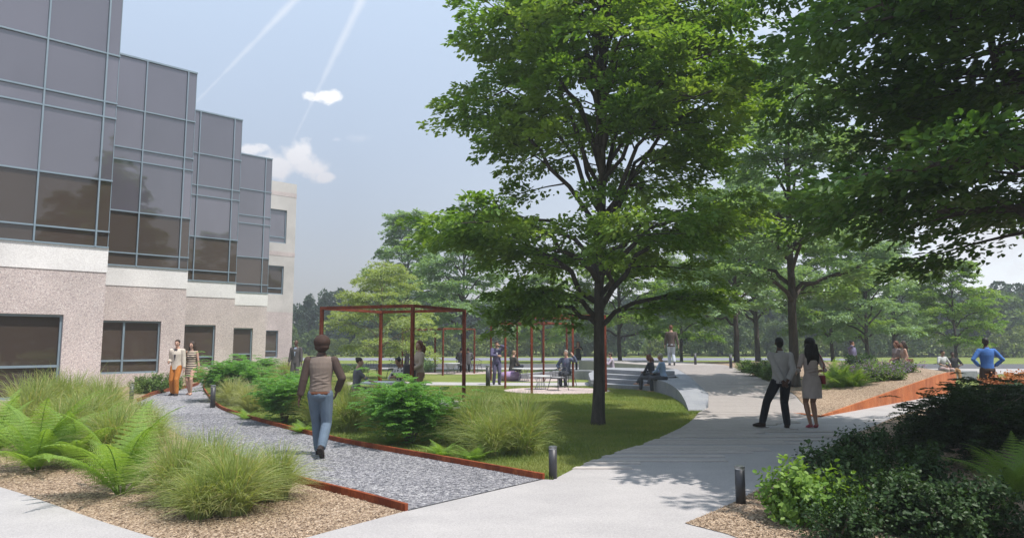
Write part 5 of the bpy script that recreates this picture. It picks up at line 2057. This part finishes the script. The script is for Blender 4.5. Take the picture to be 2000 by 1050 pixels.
# at the seat wall
q = at(1196, 31.0)
person('boy in lilac shirt seated sideways on the low wall left of the steps', (q.x, q.y, -.03), R(85), 1.62, False, seated(.46, lean=8, lw=(-.1, .35, .95), rw=(.1, .35, .9)), 'light', ('short', 'brown'), ('shirt', 'shirt_lilac', (.42, .36, .44)), 1,
       ('trousers', 'trousers_olive', (.09, .085, .06)), ((.4, .35, .33), 'shoe'), .014)
q = Vector((5.25, 24.35, 0))
person('woman in charcoal top with crossed legs seated on the curved seat wall', (5.02, 24.75, -.02), R(52), 1.70, True, seated(.43, foot=.5, ra=(-.12, .62, .32), rk=(.2, .4, 1), lean=14, rw=(.05, .42, .72), lw=(-.05, .4, .7)), 'light', ('bob', 'auburn'), ('shirt', 'top_charcoal', (.07, .07, .08)), 1,
       ('trousers', 'trousers_slate', (.08, .085, .10)), ((.45, .28, .22), 'shoe'), .011)
person('elderly person in light blue shirt and blond hat seated on the curved seat wall', (5.24, 24.1, -.02), R(58), 1.74, True, seated(.43, foot=.42, ra=(-.1, .55, .32), rk=(.2, .4, 1), lean=8, rw=(.06, .4, .7), lw=(-.05, .38, .7)), 'tan', ('short', 'grey'), ('shirt', 'shirt_sky', (.30, .40, .58)), 1,
       ('trousers', 'trousers_slate', (.08, .085, .10)), ((.45, .28, .22), 'shoe'), .011)
q = at(1311, 31.6)
person('man in brown jacket and pale jeans walking away at the top of the boardwalk', (q.x, q.y, dz_(31.6) + .03), R(-4), 1.80, False, dict(la=(-.07, .12, .085), ra=(.08, -.24, .16), rpitch=-30, lw=(-.27, .12, .86), rw=(.3, -.12, .87)), 'light', ('short', 'auburn'), ('jacket', 'jacket_brown', (.09, .065, .055)), 1,
       ('trousers', 'jeans_pale', (.42, .46, .52)), ((.1, .1, .1), 'shoe'), .012)
# right side
person('man in violet shirt standing behind the flowers with a phone at his ear', at(1663, 31), R(-150), 1.78, False, dict(rw=(.1, .14, 1.6), re=(1, .2, -.4), yaw=0), 'mid', ('short', 'black'), ('shirt', 'shirt_violet', (.15, .14, .23)), .5,
       ('trousers', 'dark_navy', (.03, .035, .05)), ((.02, .02, .02), 'shoe'), .014)
person('woman in short grey floral dress standing left of the dark haired woman', at(1750, 28.3), R(100), 1.76, True, dict(lw=(-.1, .22, 1.06), rw=(.12, .22, 1.0)), 'tan', ('bob', 'auburn'), ('dress', 'dress_grey', (.24, .20, .20)), .5,
       ('none', '', (0, 0, 0)), ((.2, .1, .08), 'heel'), .014)
person('dark haired woman in sleeveless dress with brown handbag, right of the standing pair', at(1764, 27.9), R(80), 1.76, True, dict(lw=(-.2, .1, .95), rw=(.22, .05, .88)), 'light', ('long', 'brown'), ('dress', 'dress_taupe', (.34, .24, .20)), .1,
       ('none', '', (0, 0, 0)), ((.2, .1, .08), 'heel'), .014)
b2 = MB()
q = at(1773, 27.8, .98)
b2.box(q, (.30, .1, .16))
b2.tube([(q.x - .1, q.y, q.z + .08), (q.x - .1, q.y, q.z + .3), (q.x + .05, q.y, q.z + .08)], .008, 6)
props(b2.build('handbag', cloth('bag_brown', (.20, .08, .05)), bevel=.01), 'brown handbag carried by the dark haired woman of the standing pair', 'bag')
q = P(1847, 742)
person('smiling man in pale grey tee and pink trousers seated on the concrete bench', (q.x, q.y + .2, -.03), R(195), 1.78, False, seated(.43, spread=.16, lw=(-.18, .3, .68), rw=(.18, .3, .68)), 'mid', ('short', 'black'), ('tee', 'tee_pale', (.50, .50, .50)), .42,
       ('trousers', 'trousers_pink', (.50, .36, .34)), ((.4, .35, .33), 'shoe'), .012)
q = P(1873, 742)
person('man in black tee and ochre trousers lounging beside the smiling man', (q.x, q.y + .3, -.03), R(160), 1.74, False, seated(.40, foot=.62, lean=-12, nod=8, lw=(-.2, .22, .7), rw=(.3, .1, .7)), 'dark', ('short', 'black'), ('tee', 'tee_black', (.02, .02, .022)), .45,
       ('trousers', 'trousers_ochre', (.30, .17, .07)), ((.2, .15, .1), 'shoe'), .012)
person('man in bright blue shirt with hands on hips seen from behind on the right', at(1925, 19.6), R(-8), 1.84, False, dict(lw=(-.20, .02, 1.03), rw=(.20, .02, 1.03), le=(-1, -.35, 0), re=(1, -.35, 0), lh=(.9, .3, -.3), rh=(-.9, .3, -.3), yaw=-25), 'dark', ('short', 'black'), ('shirt', 'shirt_blue', (.06, .17, .48)), 1,
       ('trousers', 'trousers_brown', (.06, .045, .04)), ((.02, .02, .02), 'shoe'), .010)

# ------------------------------------------------------------------ air
hzb = MB()
hzb.box((0, 45, 8.5), (330, 200, 19.0))
hm_ = bpy.data.materials.new('haze_air')
hm_.use_nodes = True
n = hm_.node_tree
n.nodes.clear()
out = n.nodes.new('ShaderNodeOutputMaterial')
pvn = n.nodes.new('ShaderNodeVolumePrincipled')
pvn.inputs['Color'].default_value = (.86, .93, 1, 1)
pvn.inputs['Density'].default_value = .0016
pvn.inputs['Anisotropy'].default_value = .1
n.links.new(pvn.outputs[0], out.inputs['Volume'])
o = hzb.build('haze', hm_)
props(o, kind='stuff')
